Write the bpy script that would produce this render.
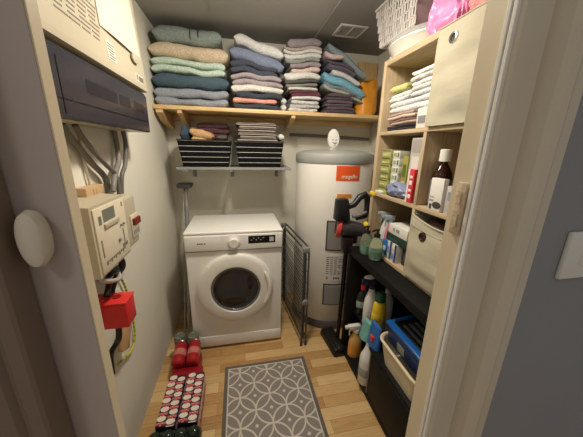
import bpy, bmesh, math, random
from mathutils import Vector, Matrix, noise
PI = math.pi
S = bpy.context.scene
COL = S.collection
for o in list(bpy.data.objects): bpy.data.objects.remove(o)

# ---------------------------------------------------------------- camera, world, lights, exposure
yaw, pitch, roll, FPX = .2065, .26825, .0209, 253.846
f = Vector((math.sin(yaw)*math.cos(pitch), math.cos(yaw)*math.cos(pitch), -math.sin(pitch)))
r = Vector((math.cos(yaw), -math.sin(yaw), 0)); u = r.cross(f)
r, u = r*math.cos(roll)+u*math.sin(roll), u*math.cos(roll)-r*math.sin(roll)
cd = bpy.data.cameras.new('camera'); cam = bpy.data.objects.new('camera', cd); COL.objects.link(cam)
m = Matrix((r, u, -f)).transposed().to_4x4(); m.translation = (0, 0, 1.349)
cam.matrix_world = m
cd.sensor_width = 36; cd.lens = FPX/583*36; cd.clip_start = .02
S.camera = cam
S.view_settings.view_transform = 'Standard'; S.view_settings.look = 'None'
S.view_settings.gamma = 1; S.view_settings.use_curve_mapping = False
S.view_settings.exposure = 0.18
w = bpy.data.worlds.new('world'); S.world = w; w.use_nodes = True
w.node_tree.nodes['Background'].inputs[0].default_value = (1, .96, .92, 1)
w.node_tree.nodes['Background'].inputs[1].default_value = .22
def area(name, loc, size, power, col, rot=(0, 0, 0)):
    l = bpy.data.lights.new(name, 'AREA'); l.shape = 'DISK'; l.size = size; l.energy = power; l.color = col
    o = bpy.data.objects.new(name, l); COL.objects.link(o); o.location = loc; o.rotation_euler = rot
    return o
pl = bpy.data.lights.new('cupboard_ceiling_lamp', 'POINT'); pl.energy = 11.0; pl.color = (1, .92, .79); pl.shadow_soft_size = .07
po = bpy.data.objects.new('cupboard_ceiling_lamp', pl); COL.objects.link(po); po.location = (.16, 1.08, 1.99)
area('cupboard_lamp_downward', (.16, 1.12, 2.07), .14, 10.0, (1, .92, .79))  # second light of the same cupboard lamp, added to brighten lower down
area('hall_fill_light', (-.65, -.55, 2.35),   .3, 3.2, (1, .93, .84))  # unseen fill added on the hall side to even out the light

# ---------------------------------------------------------------- materials
def lin(c):
    return tuple((x/12.92 if x <= .04045 else ((x+.055)/1.055)**2.4) for x in [v/255 for v in c]) + (1,)
MC = {}
def base(name):
    m = bpy.data.materials.new(name); m.use_nodes = True
    nt = m.node_tree; b = nt.nodes['Principled BSDF']
    return m, nt, b
def N(nt, t, **k):
    n = nt.nodes.new(t)
    for a, v in k.items(): setattr(n, a, v)
    return n
def L(nt, a, b): nt.links.new(a, b)
def mat(name, c, rough=.5, var=.06, scale=30, bump=0.0, metal=0, trans=0, coat=0, alpha=1, stretch=(1, 1, 1), ior=1.45):
    """procedural colour with soft noise variation and optional bump"""
    if name in MC: return MC[name]
    m, nt, b = base(name)
    if rough > .85: b.inputs['Specular IOR Level'].default_value = .15
    tc = N(nt, 'ShaderNodeTexCoord'); mp = N(nt, 'ShaderNodeMapping'); mp.inputs['Scale'].default_value = stretch
    L(nt, tc.outputs['Object'], mp.inputs[0])
    no = N(nt, 'ShaderNodeTexNoise'); no.inputs['Scale'].default_value = scale; no.inputs['Detail'].default_value = 4
    L(nt, mp.outputs[0], no.inputs['Vector'])
    mx = N(nt, 'ShaderNodeMix', data_type='RGBA')
    c0 = lin(c)
    mx.inputs[6].default_value = tuple(max(0, x*(1-var*2)) for x in c0[:3])+(1,)
    mx.inputs[7].default_value = tuple(min(1, x*(1+var*2)) for x in c0[:3])+(1,)
    L(nt, no.outputs[0], mx.inputs[0]); L(nt, mx.outputs[2], b.inputs['Base Color'])
    b.inputs['Roughness'].default_value = rough; b.inputs['Metallic'].default_value = metal
    b.inputs['Transmission Weight'].default_value = trans; b.inputs['Coat Weight'].default_value = coat
    b.inputs['IOR'].default_value = ior; b.inputs['Alpha'].default_value = alpha
    if bump:
        bu = N(nt, 'ShaderNodeBump'); bu.inputs['Strength'].default_value = bump; bu.inputs['Distance'].default_value = .004
        L(nt, no.outputs[0], bu.inputs['Height']); L(nt, bu.outputs[0], b.inputs['Normal'])
    MC[name] = m; return m
def fabric(c, key=None, scale=120, var=.28, bump=1.0):
    g_ = sum(c)/3; c = tuple(max(0, min(236, int((g_+(v-g_)*.82)*1.12+14))) for v in c)
    return mat('fabric_%s' % (key or '%d_%d_%d' % tuple(c)), c, .95, var, scale, bump)
def stripes(name, c1, c2, axis, period, duty=.5, rough=.9, off=0):
    if name in MC: return MC[name]
    m, nt, b = base(name)
    tc = N(nt, 'ShaderNodeTexCoord'); se = N(nt, 'ShaderNodeSeparateXYZ'); L(nt, tc.outputs['Object'], se.inputs[0])
    d = N(nt, 'ShaderNodeMath', operation='MULTIPLY_ADD'); L(nt, se.outputs[axis], d.inputs[0]); d.inputs[1].default_value = 1/period; d.inputs[2].default_value = off+50
    fr = N(nt, 'ShaderNodeMath', operation='FRACT'); L(nt, d.outputs[0], fr.inputs[0])
    lt = N(nt, 'ShaderNodeMath', operation='LESS_THAN'); L(nt, fr.outputs[0], lt.inputs[0]); lt.inputs[1].default_value = duty
    mx = N(nt, 'ShaderNodeMix', data_type='RGBA'); mx.inputs[6].default_value = lin(c1); mx.inputs[7].default_value = lin(c2)
    L(nt, lt.outputs[0], mx.inputs[0]); L(nt, mx.outputs[2], b.inputs['Base Color']); b.inputs['Roughness'].default_value = rough; b.inputs['Specular IOR Level'].default_value = .15
    MC[name] = m; return m
def wood(name, c1, c2, axis=1, rough=.5, scale=9):
    if name in MC: return MC[name]
    m, nt, b = base(name)
    tc = N(nt, 'ShaderNodeTexCoord'); mp = N(nt, 'ShaderNodeMapping')
    sc = [12, 12, 12]; sc[axis] = .8; mp.inputs['Scale'].default_value = sc
    L(nt, tc.outputs['Object'], mp.inputs[0])
    no = N(nt, 'ShaderNodeTexNoise'); no.inputs['Scale'].default_value = scale; no.inputs['Detail'].default_value = 5; no.inputs['Distortion'].default_value = .6
    L(nt, mp.outputs[0], no.inputs['Vector'])
    cr = N(nt, 'ShaderNodeValToRGB'); cr.color_ramp.elements[0].position = .3; cr.color_ramp.elements[1].position = .7
    cr.color_ramp.elements[0].color = lin(c1); cr.color_ramp.elements[1].color = lin(c2)
    L(nt, no.outputs[0], cr.inputs[0]); L(nt, cr.outputs[0], b.inputs['Base Color']); b.inputs['Roughness'].default_value = rough
    MC[name] = m; return m
def floor_mat():
    m, nt, b = base('oak_strip_floor')
    tc = N(nt, 'ShaderNodeTexCoord')
    br = N(nt, 'ShaderNodeTexBrick'); br.offset = .37; br.offset_frequency = 2
    br.inputs['Scale'].default_value = 1; br.inputs['Brick Width'].default_value = .42; br.inputs['Row Height'].default_value = .066
    br.inputs['Mortar Size'].default_value = .0007; br.inputs['Mortar'].default_value = lin((110, 76, 40)); br.inputs['Bias'].default_value = 0
    br.inputs['Color1'].default_value = (0, 0, 0, 1); br.inputs['Color2'].default_value = (1, 1, 1, 1)
    L(nt, tc.outputs['Object'], br.inputs['Vector'])
    sp = N(nt, 'ShaderNodeSeparateColor'); L(nt, br.outputs['Color'], sp.inputs[0])
    mp = N(nt, 'ShaderNodeMapping'); mp.inputs['Scale'].default_value = (1.5, 16, 16); L(nt, tc.outputs['Object'], mp.inputs[0])
    no = N(nt, 'ShaderNodeTexNoise'); no.inputs['Scale'].default_value = 7; no.inputs['Detail'].default_value = 6; no.inputs['Distortion'].default_value = .9
    L(nt, mp.outputs[0], no.inputs['Vector'])
    ad = N(nt, 'ShaderNodeMath', operation='MULTIPLY_ADD'); L(nt, no.outputs[0], ad.inputs[0]); ad.inputs[1].default_value = .55
    sc = N(nt, 'ShaderNodeMath', operation='MULTIPLY'); L(nt, sp.outputs[0], sc.inputs[0]); sc.inputs[1].default_value = .55
    L(nt, sc.outputs[0], ad.inputs[2])
    cr = N(nt, 'ShaderNodeValToRGB'); e = cr.color_ramp.elements
    e[0].position = .15; e[0].color = lin((160, 116, 68)); e[1].position = .85; e[1].color = lin((226, 192, 138))
    k = e.new(.5); k.color = lin((200, 160, 104))
    L(nt, ad.outputs[0], cr.inputs[0])
    mx = N(nt, 'ShaderNodeMix', data_type='RGBA'); L(nt, br.outputs['Fac'], mx.inputs[0]); L(nt, cr.outputs[0], mx.inputs[6]); mx.inputs[7].default_value = lin((112, 78, 42))
    L(nt, mx.outputs[2], b.inputs['Base Color']); b.inputs['Roughness'].default_value = .42
    return m
def rug_mat(hx, hy, p):
    """overlapping-circle lattice of pale lines on taupe, dark border with a pale inner line"""
    m, nt, b = base('rug_circle_lattice')
    tc = N(nt, 'ShaderNodeTexCoord'); se = N(nt, 'ShaderNodeSeparateXYZ'); L(nt, tc.outputs['Object'], se.inputs[0])
    def M(op, a, bb=None, c=None):
        n = N(nt, 'ShaderNodeMath', operation=op)
        for i, v in enumerate((a, bb, c)):
            if v is None: continue
            if isinstance(v, (int, float)): n.inputs[i].default_value = v
            else: L(nt, v, n.inputs[i])
        return n.outputs[0]
    x, y = se.outputs[0], se.outputs[1]
    xs = M('MULTIPLY', x, 1/p); ys = M('MULTIPLY', y, 1/p)
    fa = M('FRACT', M('ADD', M('ADD', xs, ys), 40)); fb = M('FRACT', M('ADD', M('SUBTRACT', xs, ys), 40))
    def dist(cx, cy): return M('SQRT', M('ADD', M('POWER', M('ABSOLUTE', M('SUBTRACT', fa, cx)), 2), M('POWER', M('ABSOLUTE', M('SUBTRACT', fb, cy)), 2)))
    ln = None
    for cx, cy in ((-.5, .5), (1.5, .5), (.5, -.5), (.5, 1.5)):
        v = M('ABSOLUTE', M('SUBTRACT', dist(cx, cy), .707)); ln = v if ln is None else M('MINIMUM', ln, v)
    line = M('LESS_THAN', ln, .036)
    dot = M('LESS_THAN', dist(.5, .5), .075)
    pat = M('MAXIMUM', line, dot)
    edge = M('MINIMUM', M('SUBTRACT', hx, M('ABSOLUTE', x)), M('SUBTRACT', hy, M('ABSOLUTE', y)))
    inner = M('GREATER_THAN', edge, .026)
    pat = M('MULTIPLY', pat, inner)
    frame = M('MULTIPLY', M('GREATER_THAN', edge, .020), M('LESS_THAN', edge, .027))
    pat = M('MAXIMUM', pat, frame)
    no = N(nt, 'ShaderNodeTexNoise'); no.inputs['Scale'].default_value = 160
    ground = N(nt, 'ShaderNodeMix', data_type='RGBA'); ground.inputs[6].default_value = lin((104, 98, 92)); ground.inputs[7].default_value = lin((142, 134, 128))
    L(nt, inner, ground.inputs[0])
    mx = N(nt, 'ShaderNodeMix', data_type='RGBA'); L(nt, pat, mx.inputs[0]); L(nt, ground.outputs[2], mx.inputs[6]); mx.inputs[7].default_value = lin((208, 200, 186))
    L(nt, mx.outputs[2], b.inputs['Base Color']); b.inputs['Roughness'].default_value = .95
    bu = N(nt, 'ShaderNodeBump'); bu.inputs['Strength'].default_value = .4; bu.inputs['Distance'].default_value = .003
    L(nt, tc.outputs['Object'], no.inputs['Vector']); L(nt, no.outputs[0], bu.inputs['Height']); L(nt, bu.outputs[0], b.inputs['Normal'])
    return m

# ---------------------------------------------------------------- mesh helpers
BASE = {}
class MB:
    def __init__(s): s.bm = bmesh.new(); s.mi = 0; s.M = Matrix.Identity(4)
    def _mark(s, geom):
        vs = [g for g in geom if isinstance(g, bmesh.types.BMVert)]
        for v in vs: v.co = s.M @ v.co
        for fc in {fc for v in vs for fc in v.link_faces}: fc.material_index = s.mi
        return vs
    def box(s, x0, x1, y0, y1, z0, z1, bev=0, seg=2):
        x0, x1 = min(x0, x1), max(x0, x1); y0, y1 = min(y0, y1), max(y0, y1); z0, z1 = min(z0, z1), max(z0, z1)
        t = bmesh.new()
        bmesh.ops.create_cube(t, size=1, matrix=Matrix.Translation(((x0+x1)/2, (y0+y1)/2, (z0+z1)/2)) @ Matrix.Diagonal((x1-x0, y1-y0, z1-z0, 1)))
        if bev: bmesh.ops.bevel(t, geom=list(t.edges), offset=min(bev, .49*min(x1-x0, y1-y0, z1-z0)), segments=seg, affect='EDGES', profile=.5)
        return s.merge(t)
    def merge(s, t):
        idx = {}
        for v in t.verts: idx[v] = s.bm.verts.new(s.M @ v.co)
        for fc in t.faces:
            try:
                n = s.bm.faces.new([idx[v] for v in fc.verts]); n.material_index = s.mi
            except ValueError: pass
        t.free(); return list(idx.values())
    def taper(s, c, b0, b1, z0, z1, bev=.01):
        """box whose half sizes go from b0 (bottom) to b1 (top)"""
        t = bmesh.new(); vs = []
        for (hx, hy), z in ((b0, z0), (b1, z1)):
            vs.append([t.verts.new((c[0]+a*hx, c[1]+bb*hy, z)) for a, bb in ((-1, -1), (1, -1), (1, 1), (-1, 1))])
        t.faces.new(vs[0][::-1]); t.faces.new(vs[1])
        for i in range(4): t.faces.new((vs[0][i], vs[0][(i+1) % 4], vs[1][(i+1) % 4], vs[1][i]))
        if bev: bmesh.ops.bevel(t, geom=list(t.edges), offset=bev, segments=2, affect='EDGES', profile=.5)
        return s.merge(t)
    def loft(s, rings, cap=True, closed=True):
        t = bmesh.new(); R = [[t.verts.new(p) for p in ring] for ring in rings]; n = len(R[0])
        for a, b in zip(R, R[1:]):
            for i in range(n if closed else n-1):
                j = (i+1) % n
                try: t.faces.new((a[i], a[j], b[j], b[i]))
                except ValueError: pass
        if cap:
            try: t.faces.new(R[0][::-1]); t.faces.new(R[-1])
            except ValueError: pass
        return s.merge(t)
    def lathe(s, prof, c=(0, 0, 0), axis=2, seg=24, cap=True, sx=1, sy=1):
        """prof: list of (radius, height) along axis"""
        rings = []
        for rr, h in prof:
            ring = []
            for i in range(seg):
                a = 2*PI*i/seg; p = (rr*math.cos(a)*sx, rr*math.sin(a)*sy, h)
                if axis == 0: p = (p[2], p[0], p[1])
                elif axis == 1: p = (p[0], p[2], p[1])
                ring.append((p[0]+c[0], p[1]+c[1], p[2]+c[2]))
            rings.append(ring)
        return s.loft(rings, cap)
    def tube(s, pts, rad, seg=8):
        pts = [Vector(p) for p in pts]; rings = []; pn = None
        for i, p in enumerate(pts):
            d = (pts[min(i+1, len(pts)-1)]-pts[max(i-1, 0)]).normalized()
            if pn is None: n = d.orthogonal().normalized()
            else:
                n = (pn-d*pn.dot(d)); n = n.normalized() if n.length > 1e-6 else d.orthogonal().normalized()
            pn = n; bn = d.cross(n); rr = rad[i] if isinstance(rad, (list, tuple)) else rad
            rings.append([tuple(p+(n*math.cos(2*PI*k/seg)+bn*math.sin(2*PI*k/seg))*rr) for k in range(seg)])
        return s.loft(rings)
    def ell(s, c, rx, ry, rz, seg=16):
        t = bmesh.new(); bmesh.ops.create_uvsphere(t, u_segments=seg, v_segments=max(6, seg//2), radius=1, matrix=Matrix.Translation(c) @ Matrix.Diagonal((rx, ry, rz, 1)))
        return s.merge(t)
    def quad(s, *p):
        vs = [s.bm.verts.new(s.M @ Vector(q)) for q in p]; fc = s.bm.faces.new(vs); fc.material_index = s.mi
    def add_mesh(s, verts, faces, fn=lambda p: p):
        vs = [s.bm.verts.new(s.M @ Vector(fn(Vector(v)))) for v in verts]
        for fc in faces:
            try: n = s.bm.faces.new([vs[i] for i in fc]); n.material_index = s.mi
            except ValueError: pass
    def build(s, name, mats, parent=None, smooth=True, ang=40):
        me = bpy.data.meshes.new(name)
        bmesh.ops.recalc_face_normals(s.bm, faces=list(s.bm.faces))
        if parent is not None:
            b = BASE[parent.name]
            if b is not None:
                for v in s.bm.verts: v.co -= b
        s.bm.to_mesh(me); s.bm.free()
        for mm in (mats if isinstance(mats, (list, tuple)) else [mats]): me.materials.append(mm)
        if smooth:
            me.shade_smooth()
            me.set_sharp_from_angle(angle=math.radians(ang))
        o = bpy.data.objects.new(name, me); COL.objects.link(o)
        if parent is not None:
            o.parent = parent; BASE[o.name] = BASE[parent.name]
        return o
def thing(name, label, cat, loc=(0, 0, 0), group=None, local=False, rot=(0, 0, 0)):
    o = bpy.data.objects.new(name, None); COL.objects.link(o); o.location = loc; o.rotation_euler = rot
    o.empty_display_size = .05
    o['label'] = label; o['category'] = cat
    if group: o['group'] = group
    BASE[o.name] = None if local else Vector(loc)
    return o
def solo(mb, name, mats, label, cat, loc, group=None, **k):
    """a thing that is one mesh, its origin moved to loc"""
    for v in mb.bm.verts: v.co -= Vector(loc)
    o = mb.build(name, mats, None, **k); o.location = loc
    o['label'] = label; o['category'] = cat
    if group: o['group'] = group
    BASE[o.name] = Vector(loc)
    return o
def struct(mb, name, mats, **k):
    o = mb.build(name, mats, None, **k); o['kind'] = 'structure'; BASE[o.name] = Vector((0, 0, 0)); return o
def copy_tree(o, parent=None):
    c = o.copy(); COL.objects.link(c)
    if parent: c.parent = parent
    for ch in o.children: copy_tree(ch, c)
    return c
def relabel(o, label): o['label'] = label; return o
def text_geo(txt, size):
    cu = bpy.data.curves.new('lettering', 'FONT'); cu.body = txt; cu.size = size; cu.extrude = .0004; cu.align_x = 'CENTER'; cu.align_y = 'CENTER'
    o = bpy.data.objects.new('lettering', cu); COL.objects.link(o); bpy.context.view_layer.update()
    me = bpy.data.meshes.new_from_object(o.evaluated_get(bpy.context.evaluated_depsgraph_get()))
    vs = [tuple(v.co) for v in me.vertices]; fs = [tuple(p.vertices) for p in me.polygons]
    bpy.data.objects.remove(o); bpy.data.meshes.remove(me); bpy.data.curves.remove(cu)
    return vs, fs

# common materials
WALL = mat('cream_wall_paint', (222, 218, 203), .85, .02, 6, .05)
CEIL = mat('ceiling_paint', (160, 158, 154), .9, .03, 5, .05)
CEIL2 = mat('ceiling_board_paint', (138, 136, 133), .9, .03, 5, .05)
HALL = mat('hall_wall_paint', (150, 150, 152), .85, .03, 8, .05)
TRIM = mat('cream_gloss_trim', (214, 203, 180), .38, .03, 9, .06)
TRIM_IN = mat('cream_frame_paint', (224, 208, 176), .42, .03, 9, .05)
DOORP = mat('door_panel_paint', (190, 176, 166), .5, .02, 10, .03)
WHITE = mat('white_enamel', (236, 234, 228), .28, .01, 4)
WHITEP = mat('white_plastic', (232, 229, 220), .4, .02, 10)
CREAMP = mat('aged_white_plastic', (186, 176, 152), .42, .02, 10)
GREYP = mat('grey_plastic', (132, 132, 130), .45, .03, 12)
DGREY = mat('dark_grey_plastic', (62, 62, 64), .45, .03, 12)
BLACK = mat('black_plastic', (24, 24, 26), .4, .05, 12)
CHROME = mat('polished_steel', (205, 205, 205), .22, .02, 8, 0, 1)
STEEL = mat('grey_coated_steel', (120, 120, 120), .38, .03, 10, 0, .8)
BIRCH = wood('birch_laminate', (172, 150, 118), (202, 181, 148), 2)
BIRCHY = wood('birch_laminate_along_depth', (172, 150, 118), (202, 181, 148), 1)
PINE = wood('pine_board', (208, 172, 118), (236, 206, 154), 0)
PINEY = wood('pine_batten', (200, 164, 112), (232, 200, 148), 1)
BLKW = wood('black_brown_laminate', (10, 9, 9), (16, 14, 14), 1, .6)
BLKW.node_tree.nodes['Principled BSDF'].inputs['Specular IOR Level'].default_value = .25

# ---------------------------------------------------------------- structure
XL, XR, YB, ZC = -.515, 1.14, 2.15, 2.10
YF = .315
b = MB(); b.box(-1.6, 1.8, -1.6, 2.3, -.05, 0); struct(b, 'floor', floor_mat(), smooth=False)
b = MB(); b.box(XL-.05, XL, .40, YB+.05, 0, 2.15); struct(b, 'wall_left', WALL, smooth=False)
b = MB(); b.box(XL, XR, YB, YB+.05, 0, 2.15); struct(b, 'wall_back', WALL, smooth=False)
b = MB(); b.box(XR, XR+.05, .36, YB+.05, 0, 2.15); struct(b, 'wall_right', WALL, smooth=False)
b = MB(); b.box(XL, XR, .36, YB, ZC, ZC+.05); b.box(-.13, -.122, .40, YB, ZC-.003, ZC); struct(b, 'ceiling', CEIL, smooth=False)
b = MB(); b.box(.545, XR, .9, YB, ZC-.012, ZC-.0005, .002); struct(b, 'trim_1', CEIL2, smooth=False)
# hall side wall round the opening (pocket on the left)
b = MB()
b.box(.352, 1.9, YF, .36, 0, 2.5); b.box(-1.6, -.2465, .303, .327, 0, 2.5)
b.box(-.246, .352, YF, .36, 2.1, 2.5)
struct(b, 'wall_front', HALL, smooth=False)
b = MB(); b.box(-1.6, -.235, .362, .40, 0, 2.5); struct(b, 'trim_2', TRIM_IN, smooth=False)
# closing jamb on the right with two seal ribs
b = MB()
b.box(.3385, .352, .299, .350, 0, 2.1)
struct(b, 'trim_3', TRIM_IN, smooth=False)
b = MB()
b.box(.334, .339, .2995, .3055, 0, 2.1, .001); b.box(.334, .339, .3080, .3140, 0, 2.1, .001)
struct(b, 'trim_4', WHITEP, smooth=False)
# architraves: moulded profile swept up
def arch(name, xs, mat_):
    b = MB(); b.loft([[(x, y, z) for x, y in xs] for z in (0, 2.16)]); return struct(b, name, mat_, ang=25)
P = [(.339, .315), (.339, .2985), (.342, .295), (.354, .294), (.362, .2955), (.374, .2965), (.386, .2975), (.391, .308), (.397, .311), (.401, .302), (.407, .288), (.415, .281), (.424, .279), (.432, .283), (.438, .291), (.441, .300), (.444, .3035), (.482, .3045), (.484, .308), (.484, .315)]
arch('trim_5', P, TRIM)
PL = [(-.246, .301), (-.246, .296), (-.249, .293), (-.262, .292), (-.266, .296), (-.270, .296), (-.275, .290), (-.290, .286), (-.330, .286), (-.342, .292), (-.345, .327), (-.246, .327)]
arch('trim_6', PL, mat('shaded_architrave', (128, 110, 94), .5, .03, 9))  # brown tone has the shade on this left architrave painted in

# sliding pocket door, mostly back inside its pocket
d = MB(); d.box(-.90, -.1945, .3315, .3505, .012, 2.09, .0015)
door = struct(d, 'door_1', [DOORP], smooth=False)
le = MB(); le.box(-.1945, -.1930, .332, .3502, .012, 2.09, .0005); le.build('leading_edge', TRIM_IN, door, smooth=False)
k = MB()
k.lathe([(.0, -.026), (.018, -.0255), (.026, -.022), (.0285, -.014), (.026, -.006), (.014, -.002), (.012, .001)], (0, 0, 0), 1, 28, sx=.48)
k.M = Matrix.Identity(4)
for v in k.bm.verts: v.co = Vector((v.co.x, v.co.y, v.co.z*1.18)) + Vector((-.2245, .3315, 1.2465))
k.build('door_knob', mat('cream_door_knob', (222, 212, 192), .35, .02, 20), door)
sp = MB(); sp.box(.333, .3385, .317, .337, 1.222, 1.305, .003)
sp.box(.3305, .332, .323, .329, 1.235, 1.255); sp.box(.3305, .332, .323, .329, 1.272, 1.292)
solo(sp, 'strike_plate', mat('pale_keep', (205, 185, 155), .7, .15, 90, .4), 'small pale rough strike plate set in the right door jamb', 'strike plate', (.3347, .326, 1.222))
# light switch on hall wall
t = thing('light_switch', 'white square light switch on the grey wall right of the doorway', 'light switch', (.60, YF, 1.17))
b = MB(); b.box(.558, .648, YF-.009, YF, 1.130, 1.220, .004); b.build('plate', WHITEP, t)
b = MB(); b.box(.593, .613, YF-.013, YF-.008, 1.158, 1.192, .002); b.build('rocker', WHITE, t)

# ceiling vent
t = thing('ceiling_vent', 'square white slatted vent in the dark ceiling panel', 'vent', (.73, 1.78, ZC-.012))
b = MB(); zc = ZC-.012
for q in ((.64, .655, 1.70, 1.87), (.805, .82, 1.70, 1.87), (.655, .805, 1.70, 1.715), (.655, .805, 1.855, 1.87), (.727, .733, 1.715, 1.855)): b.box(*q, zc-.008, zc, .002)
b.build('frame', mat('vent_white', (200, 198, 190), .5, .02), t)
b = MB(); b.box(.655, .805, 1.715, 1.855, zc-.0012, zc-.0004); b.build('backing', DGREY, t)
b = MB()
for i in range(9):
    y = 1.722+i*.0155
    b.M = Matrix.Translation((.73, y, zc-.005)) @ Matrix.Rotation(.6, 4, 'X'); b.box(-.075, .075, -.005, .005, -.0007, .0007)
b.M = Matrix.Identity(4); b.build('slats', mat('vent_white', (200, 198, 190)), t)

# ---------------------------------------------------------------- washing machine
mx0, mx1, my0, my1, mh = -.337, .262, 1.536, 1.95, .85
t = thing('washing_machine', 'white front loading washing machine standing against the back wall', 'washing machine', ((mx0+mx1)/2, (my0+my1)/2, 0))
b = MB(); b.box(mx0, mx1, my0, my1, .015, .835, .008, 3)
for x in (mx0+.05, mx1-.05):
    for y in (my0+.05, my1-.05): b.lathe([(.02, 0), (.02, .02)], (x, y, 0), seg=12)
b.build('cabinet', WHITE, t)
b = MB(); b.box(mx0-.002, mx1+.002, my0-.010, my1, .832, .852, .008, 3); b.build('top_plate', WHITE, t)
b = MB(); b.box(mx0+.0, mx1-.0, my0-.002, my0+.02, .722, .732); b.build('panel_shadow_strip', GREYP, t)  # grey strip stands in for the shadow line under the control panel
b = MB(); b.box(mx0+.001, mx1-.001, my0-.014, my0+.02, .729, .831, .006, 3); cp = b.build('control_panel', WHITE, t)
b = MB(); b.box(.044, .216, my0-.0145, my0-.011, .766, .818, .003); ds = b.build('display', mat('display_black', (14, 14, 16), .18, .02), cp)
b = MB()
for i, x in enumerate((.06, .075, .09, .105, .12, .135)): b.box(x, x+.008, my0-.0152, my0-.0144, .788+.012*(i % 2), .792+.012*(i % 2))
b.box(.178, .205, my0-.0152, my0-.0144, .776, .806)
b.build('display_marks', mat('display_print', (190, 190, 186), .4), ds)
b = MB(); b.lathe([(.040, .001), (.040, -.005), (.036, -.008)], (-.043, my0-.012, .781), 1, 32); b.lathe([(.032, -.006), (.030, -.026), (.027, -.030), (0.0, -.030)], (-.043, my0-.012, .781), 1, 32)
b.box(-.045, -.041, my0-.044, my0-.030, .785, .81, .001)
b.build('programme_dial', WHITEP, cp)
b = MB(); b.box(mx0+.006, -.125, my0-.0155, my0-.011, .736, .827, .003)
dr = b.build('detergent_drawer', WHITE, t)
b = MB()
for i, wd in enumerate((.008, .007, .008, .003, .007)): b.box(-.262+i*.0105, -.262+i*.0105+wd, my0-.0162, my0-.0152, .776, .785)
b.build('maker_mark', mat('grey_print', (90, 90, 92), .5), dr)
b = MB()
for i in range(4): b.box(-.105, -.085, my0-.0128, my0-.0118, .752+i*.017, .755+i*.017); b.box(0.0, .02, my0-.0128, my0-.0118, .752+i*.017, .755+i*.017)
b.box(.225, .24, my0-.0128, my0-.0118, .81, .816); b.box(.05, .2, my0-.0128, my0-.0118, .748, .752)
b.build('panel_print', mat('pale_grey_print', (170, 170, 170), .5), cp)
cx, cz = -.042, .462
b = MB(); b.lathe([(.242, .004), (.246, -.010), (.243, -.022), (.234, -.031), (.215, -.036), (.175, -.041), (.162, -.040), (.156, -.032), (.152, -.018), (.150, .004)], (cx, my0, cz), 1, 56, cap=False)
dd = b.build('door_ring', WHITEP, t)
b = MB(); b.lathe([(.158, -.030), (.152, -.036), (.146, -.034), (.14, -.02)], (cx, my0, cz), 1, 48, cap=False); b.build('chrome_trim', mat('smoked_trim', (120, 122, 124), .25, .02, 8, 0, .6), dd)
b = MB(); b.lathe([(.150, -.026), (.135, -.030), (.10, -.024), (.05, -.019), (.0, -.018)], (cx, my0, cz), 1, 40, cap=False); b.build('glass', mat('dark_door_glass', (66, 64, 64), .06, .02, 8, 0, 0, .86, 0), dd)
b = MB(); b.lathe([(.15, -.004), (.148, .02), (.14, .06), (.0, .20)], (cx, my0-.003, cz), 1, 40, cap=False)
b.build('drum', mat('drum_steel', (52, 52, 55), .35, .2, 80, 0, .7), dd)
b = MB(); b.ell((cx-.02, my0+.01, cz-.115), .085, .03, .03); b.ell((cx+.09, my0+.03, cz+.01), .035, .04, .08)
b.build('laundry_inside', fabric((120, 66, 56), 'laundry', 60), t)
b = MB()
pts = [(cx+.218*math.cos(a), my0-.035-.010*math.sin((a+.55)/1.1*PI), cz+.218*math.sin(a)) for a in [(-.55+1.1*i/12) for i in range(13)]]
b.tube(pts, [.008]+[.014]*11+[.008], 10); b.build('door_handle', WHITEP, dd)
b = MB(); b.box(mx0+.004, mx1-.004, my0-.004, my0+.01, .02, .10, .004); b.box(.14, .235, my0-.006, my0, .03, .09, .003); b.build('kick_panel', WHITE, t)

# ---------------------------------------------------------------- hot water cylinder
hx, hy, hr = .708, 1.860, .283
t = thing('water_heater', 'tall white hot water cylinder with grey cap and orange label', 'water heater', (hx, hy, 0))
b = MB(); b.lathe([(hr-.012, .055), (hr, .07), (hr, 1.262), (hr-.004, 1.27)], (hx, hy, 0), seg=72); b.build('jacket', mat('cylinder_white', (226, 222, 214), .38, .015, 5), t)
b = MB(); b.lathe([(hr+.002, 1.255), (hr+.006, 1.262), (hr+.006, 1.305), (hr-.002, 1.322), (hr-.05, 1.338), (hr-.15, 1.346), (0, 1.348)], (hx, hy, 0), seg=72); b.build('top_cap', mat('cylinder_cap_grey', (158, 160, 156), .5, .02, 9), t)
b = MB(); b.lathe([(hr-.004, 0), (hr+.006, .004), (hr+.006, .05), (hr, .06), (hr-.03, .06)], (hx, hy, 0), seg=72); b.build('base_ring', mat('base_dark_grey', (84, 82, 80), .5, .03), t)
def cyl_patch(x0, x1, z0, z1, off=.0015, n=10, thick=0.0):
    """patch following the jacket between world x0..x1 on its front side"""
    b = MB(); rr = hr+off
    a0, a1 = math.asin((x0-hx)/rr), math.asin((x1-hx)/rr)
    def ring(z, q): return [(hx+q*math.sin(a0+(a1-a0)*i/n), hy-q*math.cos(a0+(a1-a0)*i/n), z) for i in range(n+1)]
    outer0, outer1 = ring(z0, rr), ring(z1, rr); in0, in1 = ring(z0, hr-.001), ring(z1, hr-.001)
    b.loft([in0+outer0[::-1], in1+outer1[::-1]]); return b
def cyl_text(txt, size, xc, zc, off=.003):
    vs, fs = text_geo(txt, size); b = MB(); a0 = math.asin((xc-hx)/hr)
    b.add_mesh(vs, fs, lambda p: (hx+(hr+off+p.z)*math.sin(a0+p.x/hr), hy-(hr+off+p.z)*math.cos(a0+p.x/hr), zc+p.y)); return b
ORANGE = mat('orange_label', (232, 92, 38), .5, .02)
lb = cyl_patch(.626, .792, 1.150, 1.248).build('brand_label', ORANGE, t)
cyl_text('megaflo', .036, .717, 1.178).build('lettering', mat('label_white_print', (250, 236, 224), .5), lb)
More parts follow.
